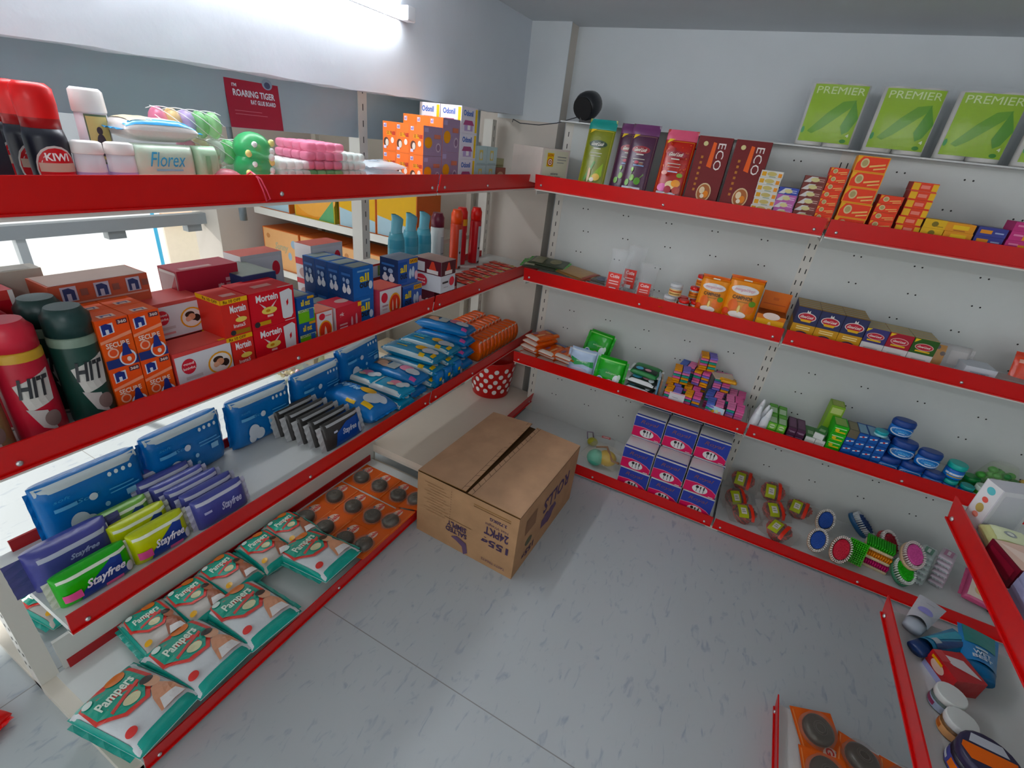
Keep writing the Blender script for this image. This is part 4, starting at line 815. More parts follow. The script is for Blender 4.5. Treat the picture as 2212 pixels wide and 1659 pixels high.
Kind(pouch(.12, .285, '7d8430', '1d8f86', border('c9b860') + leafy('', '2d4a28') + [('p', [(.2, .05), (.5, .32), (.56, .3), (.3, .03)], '4f8a2e'), ('p', [(.4, .05), (.85, .3), (.88, .12), (.7, .04)], '8fae3a'), ('e', .68, .1, .14, .05, 'e8c26a'), ('e', .4, .12, .05, .1, 'c9a878'), ('e', .55, .06, .08, .03, 'efe6d2')]), 'pouch', 'tall incense pouches').put((.238, -.235, B1), 0, 'olive green incense pouch with a teal top', rx=-11)
PU = border('9a7a6a') + leafy('', 'a3303c') + [('e', .4, .17, .09, .045, '7fb04a'), ('e', .62, .13, .12, .05, '5f9a3e'), ('e', .25, .1, .08, .045, '6fa848'), ('p', [(.3, .1), (.36, .3), (.4, .3)], '6d8a4a'), ('p', [(.55, .1), (.8, .24), (.82, .22)], '6d8a4a'), ('e', .36, .28, .05, .03, '8fc05a'), ('e', .45, .38, .09, .02, 'b5455a'), ('e', .62, .36, .09, .018, '8a5a4a'), ('r', .35, .44, .75, .456, '7f9ac0')]
k = Kind(pouch(.112, .28, '4a2440', '6b3a66', PU), 'pouch', 'tall incense pouches')
k.put((.365, -.200, B1), 0, 'plum purple incense pouch behind the other purple one', rx=-10); k.put((.425, -.240, B1), 0, 'front plum purple incense pouch with green leaves', rx=-10)
rr_ = random.Random(5)
RP = border('d9a24a') + [('e', rr_.uniform(.1, .9), rr_.uniform(.3, .82), .018, .008, rr_.choice(['d9542f', 'e0702f', 'c8432a', '8f1f1c'])) for _ in range(60)] + leafy('', 'a02030') + [('e', .3, .1, .17, .055, 'd64f9a'), ('e', .55, .14, .17, .06, 'efdcae'), ('e', .72, .17, .15, .05, 'e89a3a'), ('e', .78, .08, .13, .05, 'b53a2c'), ('e', .5, .08, .12, .05, 'a8323c'), ('e', .25, .3, .1, .03, 'd98a7a'), ('e', .78, .28, .1, .03, '7fa03a'), ('r', .35, .42, .68, .436, 'b9c6d9')]
k = Kind(pouch(.118, .272, 'b3281f', 'd4607a', RP), 'pouch', 'tall incense pouches')
k.put((.562, -.205, B1), 0, 'red incense pouch behind the front red one', rx=-10); k.put((.572, -.242, B1), 0, 'front red incense pouch with roses beside the maroon boxes', rx=-9)
for x in (.425, .568):
    carton('carton', 'box', .075, .012, .022 + .022, 'd6dbe4', [('e', .5, .75, .2, .16, 'b9a878'), ('r', .1, .55, .9, .6, 'b3bccb')]).put((x, -.2555, B1), 0, f'flat white carton before the {"purple" if x < .5 else "red"} incense pouch')
EC = [('r', .03, .02, .97, .022, '8a4a30'), ('t', .62, .56, .84, .92, 'ECO', 'efe6e0', '9'), ('p', [(.42, .6), (.57, .58), (.56, .92), (.46, .93)], 'e0632a'), ('e', .24, .9, .07, .032, 'd8cf9a')] + [('r', .2, .25 + .075*i, .27, .285 + .075*i, 'b5763a') for i in range(7)] + [('e', .56, .24, .22, .135, 'd9c09a'), ('e', .56, .24, .19, .115, 'a8643a'), ('e', .5, .27, .08, .05, 'e6d2b0'), ('e', .63, .22, .08, .05, 'e08a3a'), ('e', .54, .19, .06, .03, 'f0e4d0')]
k = carton('carton', 'box', .122, .035, .256, '6e1a1c', EC, r=[('r', .2, .1, .8, .9, '5c1518')], group='maroon incense boxes')
k.put((.700, -.243, B1), 0, 'left maroon box with upright white lettering', rx=-6); k.put((.834, -.243, B1), 0, 'right maroon box with upright white lettering', rx=-6)
def stack(w, h, d, n, x, c, f, what, top=None, y=-.247, z=B1, tf=(), jit=.002, skip=0, **kw):
    k = carton('carton', 'box', w, d, h - .0004, c, f, t=tf, **kw)
    for j in range(n): k.put((x + random.uniform(-jit, jit), y + random.uniform(0, jit), z + h*j), 0, f'{what}, {O[j]} from the bottom', what + ' stack')
SM = lambda c: [('p', [(.0, .1), (.3, .1), (.62, .9), (.3, .9)], 'd9d6d2'), ('e', .5, .5, .2, .3, 'd8cf9a'), ('r', .68, .3, .92, .42, c), ('r', .68, .58, .92, .68, c)]
stack(.073, .0236, .09, 7, .925, 'dedbd2', [('r', .05, .2, .25, .8, 'e2a83a'), ('e', .5, .55, .22, .3, 'c9b878'), ('r', .8, .15, .96, .7, 'e8962e'), ('r', .4, .08, .7, .2, '9aa890')], 'white and orange incense box beside the maroon boxes')
stack(.064, .0236, .08, 4, .996, 'b96aa8', SM('e8c9e2'), 'pink and white incense box')
stack(.064, .0236, .08, 1, .996, '3a4aa0', SM('c9cfe8'), 'blue and white incense box on the pink boxes', z=B1 + .0236*4)
stack(.068, .0236, .08, 7, 1.067, '7a3a34', SM('c9a59a'), 'brown and white incense box')
OR = [('r', .03, .06, .97, .94, 'e6481a'), ('e', .28, .55, .13, .3, 'd9c89a'), ('e', .28, .55, .09, .2, 'b3a070'), ('p', [(.03, .94), (.16, .94), (.03, .5)], 'edb52e'), ('p', [(.45, .3), (.92, .5), (.92, .6), (.45, .42)], 'f2c07a'), ('p', [(.6, .15), (.95, .3), (.95, .38), (.6, .25)], 'f2c07a')]
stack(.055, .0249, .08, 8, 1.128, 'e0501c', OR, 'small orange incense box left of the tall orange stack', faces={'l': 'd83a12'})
stack(.092, .0488, .07, 5, 1.212, 'eda01f', OR, 'large orange and yellow incense box in the tall stack', faces={'t': 'e9b53a'})
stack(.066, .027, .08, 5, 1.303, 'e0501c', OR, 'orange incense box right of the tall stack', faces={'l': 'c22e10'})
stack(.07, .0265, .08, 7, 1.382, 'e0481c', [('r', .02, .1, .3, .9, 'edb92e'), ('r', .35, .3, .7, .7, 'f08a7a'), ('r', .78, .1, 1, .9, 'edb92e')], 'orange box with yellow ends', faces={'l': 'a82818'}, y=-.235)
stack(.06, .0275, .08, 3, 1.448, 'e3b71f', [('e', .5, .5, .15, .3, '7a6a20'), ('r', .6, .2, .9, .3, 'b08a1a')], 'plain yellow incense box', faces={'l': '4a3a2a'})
stack(.076, .0272, .08, 3, 1.518, 'e29a22', [('r', .25, .3, .8, .75, 'f0c84a'), ('r', .3, .1, .7, .2, 'a8641a')], 'amber incense box with a yellow label')
stack(.074, .0272, .08, 3, 1.600, '3a3f8a', [('r', .1, .3, .5, .7, 'e2963a'), ('r', .6, .4, .9, .55, 'a9b3d6')], 'violet blue incense box with an orange label')
stack(.08, .0272, .08, 4, 1.684, 'c23a7a', [('r', .4, .1, .95, .6, 'e8a03a'), ('r', .1, .5, .4, .7, 'e58ab0')], 'magenta incense box with an orange label')
carton('carton', 'box', .07, .07, .05, '5a4a5a', [('r', .2, .3, .8, .7, '8a6a7a')]).put((1.60, -.155, B1), 0, 'dull plum carton behind the violet blue boxes')
# ---- second shelf
def flatp(c, mk, w, h, loc, rz, lb, crimp=None): pack('flat_packet', 'packet', w, h, .014, c, mk, 6, crimp=crimp).put((loc[0], loc[1] - .0, loc[2] + .022), rz, lb, rx=7)
flatp('3b4436', [('r', .05, .1, .3, .9, 'a9a890'), ('e', .6, .5, .2, .3, '6d6a4a'), ('r', .85, .0, 1, 1, '4f9a4a')], .2, .13, (.055, -.19, B2 + .001), 12, 'dark green camouflage looking packet at the left end of the second shelf', '4f9a4a')
flatp('3f4a38', [('r', .1, .1, .4, .9, '8a8a70'), ('e', .7, .5, .15, .3, '7d7a52')], .19, .12, (.06, -.165, B2 + .0135), 4, 'dark green packet lying on top of the other dark green one', '5fa858')
flatp('8a6238', [('r', .06, .08, .94, .92, 'a07a48'), ('r', .9, .0, 1, 1, '8a3a2a')], .19, .13, (.20, -.205, B2 + .002), -22, 'brown packet lying next to the dark green ones', '9a3a30')
flatp('4a443c', [('r', .1, .2, .5, .8, 'a08a60'), ('e', .75, .5, .15, .3, '3a4660')], .16, .10, (.315, -.21, B2 + .001), -8, 'dark packet with a tan label beside the clear bags')
def clear_bag(w, h, lb, loc, rz=0, red=True, rx=-6):
    r = empty('clear_bag'); m = MB()
    def S(u, v):
        a = 2*math.pi*u; sq = 1 - .85*max(0, v-.45)/.55
        rr = 1 + .06*math.sin(5*a + 9*v)
        return (w/2*math.cos(a)*rr*(1 - .12*v + .1*max(0, v-.8)*5), .035 + .035*math.sin(a)*sq*rr, h*v + .006*math.sin(3*a)*v)
    m.grid(S, 28, 12, 'eef1f3', 't'); m.build('film', r)
    m = MB()
    random.seed(int(w*1000))
    for i in range(46): m.ball((random.uniform(-w*.36, w*.36), .035 + random.uniform(-.018, .018), random.uniform(.008, h*.4)), .008, .008, .007, 'eceeef', 'f', 8, 5)
    m.build('white_tablets', r)
    m = MB(); q = facemap(w*.62, .01, h*.4, 'f')
    m.marks(lambda u, v, e: tuple(a + b for a, b in zip(q(u, v, e), (0, -.004, h*.1))), [('r', .0, 0, 1, 1, 'd9463f'), ('t', .15, .72, .85, .92, 'Cutie', 'f4dcd8', 'b'), ('r', .15, .5, .85, .56, 'f0c9c4'), ('r', .15, .36, .85, .42, 'f0c9c4'), ('r', .25, .0, .75, .18, 'e9e9ea')])
    m.build('label', r)
    Kind(r, 'bag', 'clear bags of tablets').put(loc, rz, lb, rx=rx)
clear_bag(.10, .195, 'leftmost clear bag of white tablets with a red label', (.432, -.235, B2 + .001))
clear_bag(.09, .21, 'clear bag of white tablets behind the leftmost one', (.475, -.135, B2 + .001))
clear_bag(.085, .165, 'right clear bag of white tablets with a red label', (.572, -.235, B2 + .001), 8)
k = pack('sweet_packet', 'packet', .035, .03, .014, 'e2852f', [('e', .5, .5, .3, .3, 'f0d9a8'), ('e', .7, .3, .1, .2, 'c2401f')], 4, group='small orange sweet packets')
for i in range(7): k.put((.615 + .018*(i % 4) + .006*(i//4), -.235 + .03*(i//4), B2 + .001 + .013*(i//4)), 40*i, f'small orange sweet packet heaped left of the glass jars, {O[i]} of the heap')
def jar(rad, h, body, lid, lab, name='jar', lidh=.3, mk=()):
    r = empty(name); m = MB(); m.lathe([(rad*.92, 0), (rad, .004), (rad, h*(1-lidh)), (rad*.86, h*(1-lidh*.85))], body, 'f' if body == 'e6e8ea' else 'x', 20, (0, rad, 0)); m.build('body', r)
    m = MB(); m.lathe([(rad*.98, h*(1-lidh*.85)), (rad*1.02, h*(1-lidh*.7)), (rad*1.02, h*.96), (rad*.94, h)], lid, 'x', 20, (0, rad, 0)); m.build('lid', r)
    m = MB()
    def cyl(u, v, e): a = R(-90) + (u-.5)*R(170); return ((rad+e)*math.cos(a), rad + (rad+e)*math.sin(a), h*.1 + v*h*(.8-lidh))
    m.marks(cyl, [('r', 0, 0, 1, 1, lab)] + list(mk), 'c', True); m.build('label', r)
    return Kind(r, 'jar')
JM = [('r', .1, .6, .9, .8, 'c2542f'), ('r', .2, .2, .8, .35, '8a6a3a')]
k = jar(.026, .054, 'e6e8ea', 'd9dadb', 'e9c48a', mk=JM); k.g = 'small jars with silver white lids'
k.put((.688, -.245, B2), 0, 'lower small jar with a silver white lid'); k.put((.702, -.243, B2 + .0545), 0, 'upper small jar with a silver white lid')
k = jar(.022, .05, 'e6e8ea', 'd9302c', 'e08a35', mk=JM); k.g = 'small jars with red lids'
for i, (x, y, z, t) in enumerate(((.748, -.245, 0, 'front left'), (.796, -.225, 0, 'front right, half behind the orange pouch'), (.735, -.195, 0, 'rear left'), (.785, -.178, 0, 'rear right'), (.775, -.19, .051, 'upper rear'), (.752, -.235, .0505, 'upper front'), (.79, -.17, .102, 'topmost'))):
    if i in (5,): continue
    k.put((x, y, B2 + z), 0, f'small orange jar with a red lid, {t}')
CP = [('r', .0, .94, 1, 1, 'd9651f'), ('r', 0, .86, .02, .98, '2a2320'), ('r', .98, .86, 1, .98, '2a2320'), ('r', .38, .92, .62, .945, 'f4ead8'), ('e', .5, .74, .4, .09, 'f0e9e6'), ('t', .18, .70, .82, .78, 'mangaldeep', 'd98a9a', 'i'), ('t', .2, .54, .8, .62, 'CAMPHOR', '5a3a1a', 'b'), ('r', .3, .49, .7, .51, 'a8702a'), ('e', .28, .3, .14, .12, 'e8702f'), ('e', .75, .28, .18, .12, 'ea7a33'), ('e', .82, .38, .1, .06, '6f9a3a'), ('e', .48, .12, .26, .07, 'f2ede6'), ('e', .48, .24, .04, .08, 'f6d98a'), ('e', .12, .14, .1, .08, 'd94f2a')]
Kind(pouch(.115, .175, 'e9952a', 'e8842a', CP, 'stand_up_pouch', .045, topn=.9), 'pouch', 'orange stand up pouches').put((.850, -.248, B2), 0, 'smaller orange stand up pouch beside the red lidded jars', rx=-5)
Kind(pouch(.132, .195, 'e9952a', 'e8842a', CP, 'stand_up_pouch', .05, topn=.9), 'pouch', 'orange stand up pouches').put((.965, -.25, B2), 0, 'larger orange stand up pouch in front of the peg holes', rx=-5)
r = empty('display_box'); m = MB(); w, d, h = .104, .10, .07
m.box(-w/2, 0, 0, w/2, d, h, 'd87a1f', t='8a4512'); m.marks(facemap(w, d, h, 'f'), [('r', .02, .02, .98, .75, 'e9b02c'), ('e', .5, .45, .06, .18, 'f2d9a0'), ('e', .5, .95, .3, .2, 'ecd9cf'), ('e', .2, .2, .12, .1, 'd9652a'), ('e', .8, .2, .1, .1, '6f8a3a')]); m.build('tray', r)
m = MB(); m.box(-w/2, d - .003, h, w/2, d, h + .075, 'd9741c'); m.box(-w/2, d - .03, h, -w/2 + .002, d, h + .05, 'c2641a'); m.box(w/2 - .002, d - .03, h, w/2, d, h + .05, 'c2641a'); m.marks(lambda u, v, e: (-w/2 + u*w, d - .003 - e, h + v*.075), [('r', .1, .3, .9, .34, 'b8560f'), ('r', .4, .55, .6, .7, 'c9661a')]); m.build('lid', r)
Kind(r, 'box').put((1.088, -.24, B2), 0, 'open orange display box with its lid raised, at the end of the first bay')
GLT = [('r', .05, .05, .95, .95, '2a2f55'), ('e', .5, .45, .4, .26, 'e9d9d4'), ('e', .5, .45, .36, .22, 'b8283a'), ('t', .18, .38, .82, .54, 'Good Luck', 'f4ede4', 'bi'), ('p', [(.24, .3), (.76, .3), (.7, .16), (.3, .16)], 'e0b030'), ('p', [(.42, .68), (.44, .86), (.5, .76), (.56, .86), (.58, .68)], 'e6e3da')]
GLB = [('r', .2, .7, .8, .76, 'f0dca0'), ('r', .2, .82, .8, .88, 'f0dca0'), ('e', .5, .3, .36, .3, '2a2f55'), ('e', .5, .3, .3, .24, 'b8283a')]
kt = carton('carton', 'box', .078, .032, .066, '2a2d50', GLT, t=[('r', .0, .55, 1, 1, 'a8a494'), ('r', .0, .1, 1, .5, 'b58a2a')], group='navy incense boxes in rows', faces={'t': 'c99a2a'})
kb = carton('carton', 'box', .078, .032, .066, 'c9962a', GLB, group='mustard incense boxes below the navy ones')
for i in range(3):
    for j in range(5):
        kb.put((1.205 + .0795*i, -.247 + .0325*j, B2), 0, f'mustard box under the navy boxes, {["left","middle","right"][i]} column, {O[j]} from the front')
        kt.put((1.205 + .0795*i, -.247 + .0325*j, B2 + .0662), 0, f'navy box with a red and white emblem, {["left","middle","right"][i]} column, {O[j]} from the front')
def gls(c): return [('p', [(.04, .7), (.04, .96), (.26, .96)], 'e8c83a'), ('e', .5, .48, .38, .24, 'd9b0a8'), ('e', .5, .48, .34, .2, 'b8283a'), ('t', .2, .42, .8, .56, 'Good Luck', 'f4ede4', 'bi'), ('r', .2, .14, .8, .24, 'dfb62f')]
for i, (c, nm) in enumerate((('3a356e', 'violet'), ('a01f2f', 'crimson'), ('2f5a22', 'green'))):
    kt = carton('carton', 'box', .073, .032, .055, c, gls(c), t=[('r', 0, .5, 1, 1, 'b3ad98')], faces={'t': 'c9b07a'}, group=nm + ' incense boxes'); kb = carton('carton', 'box', .073, .032, .055, 'dcdad8', [('r', .2, .6, .8, .68, 'b9b5b0'), ('e', .5, .25, .3, .2, c)], group='white boxes below the ' + nm + ' ones')
    for j in range(4):
        kb.put((1.437 + .0745*i, -.247 + .0325*j, B2), 0, f'white box under the {nm} boxes, {O[j]} from the front')
        kt.put((1.437 + .0745*i, -.247 + .0325*j, B2 + .0552), 0, f'{nm} box with a red emblem, {O[j]} from the front')
pack('soft_pack', 'pack', .13, .1, .05, 'd8d5d4', [('r', .1, .1, .4, .9, 'eaa33a'), ('e', .2, .8, .06, .08, '777b80'), ('e', .35, .6, .06, .08, '777b80'), ('r', .5, .3, .9, .8, 'e6e2e0')], 5, 'f', stand=True).put((1.685, -.19, B2), 0, 'pale pack with an orange corner beside the green boxes', rx=-14)
carton('carton', 'box', .09, .09, .055, 'd4d8de', [('r', .2, .2, .8, .7, 'b3bac6'), ('t', .3, .45, .7, .62, 'WHITE', '55606c', 'b'), ('r', .3, .22, .7, .3, '8a6a5a')]).put((1.765, -.245, B2), 4, 'white carton with a grey label before the pale orange cornered pack')
carton('carton', 'box', .10, .07, .035, 'b3aaa6').put((1.86, -.235, B2), 0, 'grey brown carton beside the white carton')
Kind(pouch(.11, .13, 'd9482c', 'c94a3a', [('e', .6, .4, .3, .2, '8a1f1f'), ('r', .1, .7, .5, .8, 'e8b0a0')], 'stand_up_pouch', .04), 'pouch').put((1.92, -.20, B2), 0, 'orange red pouch cut off by the right edge', rx=-20)
# ---- third shelf
TP = [('e', .3, .3, .1, .12, '8a5a7a'), ('e', .55, .7, .2, .06, 'f0a86a'), ('r', .02, .75, .98, .98, 'f08a4a'), ('e', .7, .3, .08, .2, 'f2b07a')]
k = pack('tissue_pack', 'pack', .10, .17, .027, 'e2671f', TP, 5, seam=(.0, .13, 'e6ddd2'), crimp='e2671f', group='orange tissue packs lying in stacks'); k2 = pack('tissue_pack', 'pack', .09, .17, .027, 'e2671f', TP + [('r', .1, .75, .9, .98, '5a6288')], 5, seam=(.0, .13, 'e6ddd2'), group='orange tissue packs with a blue end')
for j in range(5): (k if j < 4 else k2).put((.055 + .004*j, (-.222 if j < 2 else -.262) + .006*j, B3 + .026*j), -14 - 2*j, f'orange tissue pack lying in the leftmost stack, {O[j]} from the bottom', rx=0)
for j in range(3): (k if j < 2 else k2).put((.158 + .004*j, -.225 if j < 2 else -.255, B3 + .026*j), -12, f'orange tissue pack lying in the middle stack, {O[j]} from the bottom')
for j in range(3): k.put((.248 + .003*j, (-.228 if j < 2 else -.252) + .004*j, B3 + .026*j), -10, f'orange tissue pack lying in the right stack, {O[j]} from the bottom')
GP = [('r', .02, .86, .98, .9, '8fd67a'), ('p', [(.0, .45), (.35, .6), (.6, .52), (.55, .35), (.2, .3)], '2f9a4a'), ('e', .2, .2, .13, .1, 'cfe0ea'), ('e', .2, .2, .08, .06, '3f7fc0'), ('e', .58, .18, .15, .09, 'e6a0b4'), ('e', .8, .3, .12, .16, 'dfe8ea'), ('e', .88, .4, .06, .1, 'cfe6d2'), ('t', .35, .42, .8, .52, 'whisper', 'bfe0b8', 'i')]
k = pack('sanitary_pack', 'pack', .132, .142, .055, '35a32f', GP, 4, stand=True, group='bright green sanitary packs')
k.put((.505, -.262, B3), 0, 'front bright green sanitary pack leaning on the third shelf', rx=-16)
k.put((.375, -.135, B3 + .07), -12, 'rear bright green sanitary pack raised behind the pale blue one', rx=-24)
pack('soft_pack', 'pack', .13, .09, .065, '7ab87a', [], 4).put((.37, -.125, B3), 0, 'green pack underneath the rear bright green one')
pack('sanitary_pack', 'pack', .135, .14, .05, 'b3c6de', [('r', .02, .88, .98, .93, 'd5e0ea'), ('p', [(.1, .66), (.5, .55), (.95, .62), (.98, .4), (.6, .46), (.3, .38), (.1, .45)], '3f9a5a'), ('t', .3, .5, .8, .6, 'whisper', 'd9efe0', 'i'), ('e', .45, .15, .4, .18, 'd3cfe4'), ('e', .5, .1, .06, .03, 'd96a8a')], 4, stand=True).put((.352, -.25, B3), 0, 'pale blue sanitary pack with a green band beside the orange stacks', rx=-16)
k = pack('sanitary_pack', 'pack', .13, .095, .04, '23302a', [('r', .0, .6, .98, 1, '3f8a4a'), ('e', .28, .35, .18, .2, '5aa6c6'), ('e', .62, .35, .14, .12, 'd99aac'), ('e', .82, .3, .1, .2, 'dfe8ea')], 6, seam=(.0, .10, 'd9dcdc'), crimp='d9dcdc', side='23302a', group='black and white packs lying')
for j in range(2): k.put((.655 + .006*j, -.26 + .006*j, B3 + .04*j), -6, f'black and white pack lying beside the bright green pack, {["lower","upper"][j]}')
pack('sanitary_pack', 'pack', .13, .095, .032, '2f7a42', [('r', .05, .1, .95, .5, '23302a'), ('e', .28, .3, .14, .14, '5aa6c6'), ('e', .6, .3, .12, .1, 'd99aac')], 6, crimp='d9dcdc').put((.66, -.225, B3 + .08), -6, 'dark green topped pack on the black and white packs', rx=8)
for i, (x, c) in enumerate(((.742, 'a9b9c2'), (.752, 'c2a890'))):
    m = carton('carton', 'box', .008, .10, .115 - .01*i, c, [('r', .1, .1, .9, .9, '6fa0c0' if not i else 'b3856a')]); m.put((x, -.245 + .02*i, B3), 12, ['thin pale blue booklet standing left of the clothes pegs', 'thin tan booklet standing left of the clothes pegs'][i])
PC = ['d9629a', '7d6fbf', '2f9a86', 'e0982f', 'd97aa6', '4f66b0']
def peg_pack(seed):
    rr = random.Random(seed); r = empty('clothes_peg_pack'); w, h = .075, .012
    for col in range(2):
        for row in range(6):
            m = MB(); c = rr.choice(PC)
            def wav(y, up): return
            N_ = 8; x0 = -w/2 + col*w/2 + .002; x1 = x0 + w/2 - .004
            zz = .012*row
            for q in range(N_):
                ya = .068*q/N_; yb = .068*(q+1)/N_; za = .0022*math.sin(q*1.9); zb = .0022*math.sin((q+1)*1.9)
                m.face([(x0, ya, zz+.0105+za), (x1, ya, zz+.0105+za), (x1, yb, zz+.0105+zb), (x0, yb, zz+.0105+zb)], c, 'x', True)
                m.face([(x0, ya, zz+za), (x0, ya, zz+.0105+za), (x0, yb, zz+.0105+zb), (x0, yb, zz+zb)], c, 'x', True)
                m.face([(x1, ya, zz+.0105+za), (x1, ya, zz+za), (x1, yb, zz+zb), (x1, yb, zz+.0105+zb)], c, 'x', True)
            bump = [(x0, -.004, zz + .003), (x1, -.004, zz + .003), (x1, -.004, zz + .008), (x0, -.004, zz + .008)]
            m.face(bump, c, 'x'); m.face([(x0, 0, zz), (x1, 0, zz), bump[1], bump[0]], c, 'x'); m.face([bump[3], bump[2], (x1, 0, zz+.0105), (x0, 0, zz+.0105)], c, 'x')
            m.tube([(x0 - .0005, .022, zz+.005), (x1 + .0005, .022, zz+.005)], .004, 'c9ccd0', 'm', 6)
            m.build('clothes_peg', r)
    return Kind(r, 'clothes pegs', 'packs of coloured clothes pegs')
kp = [peg_pack(i) for i in range(4)]
NR = ['front', 'second', 'third', 'rear']
pos = [(.812, -.245, 0, 0), (.90, -.235, 0, 0), (1.0, -.245, 0, 0), (1.085, -.235, 0, 0), (.80, -.16, .0, 4), (.885, -.155, 0, 0), (.985, -.16, 0, -3), (1.075, -.155, 0, 4),
       (.82, -.085, 0, 0), (.905, -.08, 0, 2), (.995, -.082, 0, 0), (1.08, -.08, 0, 0), (.82, -.15, .074, 6), (.905, -.11, .074, -4), (.83, -.07, .074, -5), (1.0, -.10, .074, 3), (.915, -.085, .148, 10)]
for i, (x, y, dz, rz) in enumerate(pos):
    cl = ['left', 'middle left', 'middle right', 'right'][min(3, int((x - .78)/.085))]
    rw = 'front row' if y < -.2 else ('middle row' if y < -.14 else 'rear row')
    kp[i % 4].put((x, y, B3 + dz), rz, f'pack of coloured clothes pegs, {cl} of the {rw}' + (', on the second layer' if .07 < dz < .1 else (', topmost of the heap' if dz > .1 else '')))
for i, (x, rz) in enumerate(((.835, 2), (1.01, -10))):
    m = MB(); m.box(-.034, 0, 0, .034, .0012, .042, 'dbd9dd')
    m.marks(facemap(.068, .0012, .042, 'f'), [('r', .05, .88, .95, .96, 'd98aa4'), ('r', .2, .4, .6, .46, '9aa0a8')] if i == 0 else [('r', .05, .05, .95, .95, 'b9d2e6'), ('e', .3, .4, .12, .2, 'e8b04a'), ('e', .55, .5, .1, .2, 'd9e6b0'), ('e', .75, .4, .1, .2, 'e6a0a0'), ('e', .5, .2, .3, .08, 'f0f4f6')])
    o = m.build('price_card'); tag(o, ['white card with a pink line before the clothes pegs', 'light blue picture card before the clothes pegs'][i], 'card'); o.location = (x, -.2515, B3 + .028 if i == 0 else B3 + .02); o.rotation_euler = (R(-3), 0, R(rz))
r = empty('clothes_peg_pack'); m = MB(); m.tube([(-.03, 0, .01), (0, -.015, .012), (.02, -.012, .01), (.03, -.02, .012)], .008, 'e0a22f', 'x', 8); m.tube([(-.03, .02, .01), (0, .005, .012), (.02, -.008, .012), (.03, .01, .012)], .008, 'e0a22f', 'x', 8); m.build('clothes_peg', r)
m = MB(); m.box(-.05, .02, .004, .04, .09, .008, 'd9c2b0'); m.build('card', r)
Kind(r, 'clothes pegs').put((1.02, -.16, B3 + .148), 20, 'yellow clothes pegs with a pale card on top of the heap')
def coned(lb, loc, lean):
    r = empty('squeeze_tube'); m = MB(); m.lathe([(.019, 0, 'dfe2e6'), (.02, .004), (.018, .06), (.012, .08, 'eef0f2'), (.009, .1), (.004, .118)], 'dfe2e6', 'x', 16, (0, .02, 0)); m.build('tube', r)
    Kind(r, 'tube', 'white tubes with pointed tops').put(loc, 0, lb, ry=lean)
coned('front white tube with a pointed top beside the price strip joint', (1.168, -.246, B3), 4); coned('white tube with a pointed top, second from the strip joint', (1.193, -.215, B3), 7); coned('white tube with a pointed top behind the other two', (1.178, -.17, B3), 4); coned('white tube with a pointed top against the small green boxes', (1.205, -.248, B3), 6)
def ends(c, f, xs, nz, w, h, d, what, ys=(-.247,), t=(), **kw):
    k = carton('carton', 'box', w - .0006, d, h - .0006, c, f, t=t, group=what + 's', **kw)
    for i, x in enumerate(xs):
        for q, y in enumerate(ys):
            for j in range(nz if isinstance(nz, int) else nz[i]): k.put((x, y + random.uniform(0, .004), B3 + h*j), random.uniform(-1.5, 1.5), f'{what}, {O[i]} column, {O[j]} from the bottom' + (f', {["front","rear"][q]} row' if len(ys) > 1 else ''))
ends('5aa840', [('r', .08, .08, .92, .92, '86c45a'), ('e', .5, .5, .32, .3, 'cfe0b8'), ('r', .2, .45, .8, .55, '4f9a3a')], (1.240, 1.275), 2, .034, .034, .10, 'small lime green box with its end outward', (-.247, -.145), t=[('r', .1, .05, .9, .6, 'b9d2ae'), ('r', .1, .65, .9, .9, '78b85a')])
ends('4a2440', [('r', .1, .3, .9, .4, 'a88aa0'), ('r', .3, .15, .9, .2, 'd9c9d6')], (1.315, 1.348), (3, 3), .032, .0235, .11, 'small plum purple box with its end outward', t=[('r', .1, .1, .9, .9, '6a4460')])
ends('dfe3dd', [('r', .1, .45, .9, .5, 'a9b3a6')], (1.388, 1.425), 2, .036, .026, .11, 'small white ended green box', t=[('r', .0, .05, 1, 1, '5a8a5a'), ('r', .2, .3, .8, .6, 'a9c2a0')], faces={'l': '3f7044'})
carton('carton', 'box', .036, .09, .026, 'e4e7e2', t=[('r', 0, .05, 1, 1, '4f8a52'), ('r', .2, .3, .8, .6, 'a9c2a0')]).put((1.412, -.243, B3 + .0525), -18, 'askew white ended green box on top of the pair')
ends('3fae2a', [('p', [(.1, .1), (.6, .3), (.9, .3), (.9, .12)], 'e0c22f'), ('r', .1, .6, .9, .72, 'c9e6b0'), ('e', .3, .4, .15, .2, 'e0c22f')], (1.472,), 4, .052, .0345, .09, 'grass green and yellow box', t=[('r', .1, .1, .9, .9, '9ab86a')])
carton('carton', 'box', .05, .07, .18, '8ab04a', t=[('r', .1, .1, .9, .9, 'a8b86a')], f=[('r', .1, .8, .9, .95, 'c2d08a')]).put((1.452, -.15, B3), 0, 'taller pale green box behind the grass green ones')
BB = [('r', .08, .1, .92, .9, '1f5aa6'), ('p', [(.15, .55), (.85, .75), (.85, .6), (.15, .4)], 'e6ebf2'), ('e', .5, .58, .12, .1, 'c23a3a')]
ends('1a4a94', BB, (1.517, 1.551, 1.586, 1.621), (3, 4, 4, 4), .034, .034, .10, 'small blue box with a white stripe', t=[('r', .08, .05, .92, .9, '8ab0c6')])
carton('carton', 'box', .034, .09, .034, '6a6250', t=[('r', .1, .1, .9, .9, '8a8268')]).put((1.517, -.245, B3 + .034*3), 0, 'brown topped small box on the first blue column')
r_j = jar(.022, .022, '2fa6b0', '1fa0aa', 'b9e0e4', lidh=.5); r_j.put((1.605, -.24, B3 + .137), 0, 'flat turquoise tin on the small blue boxes')
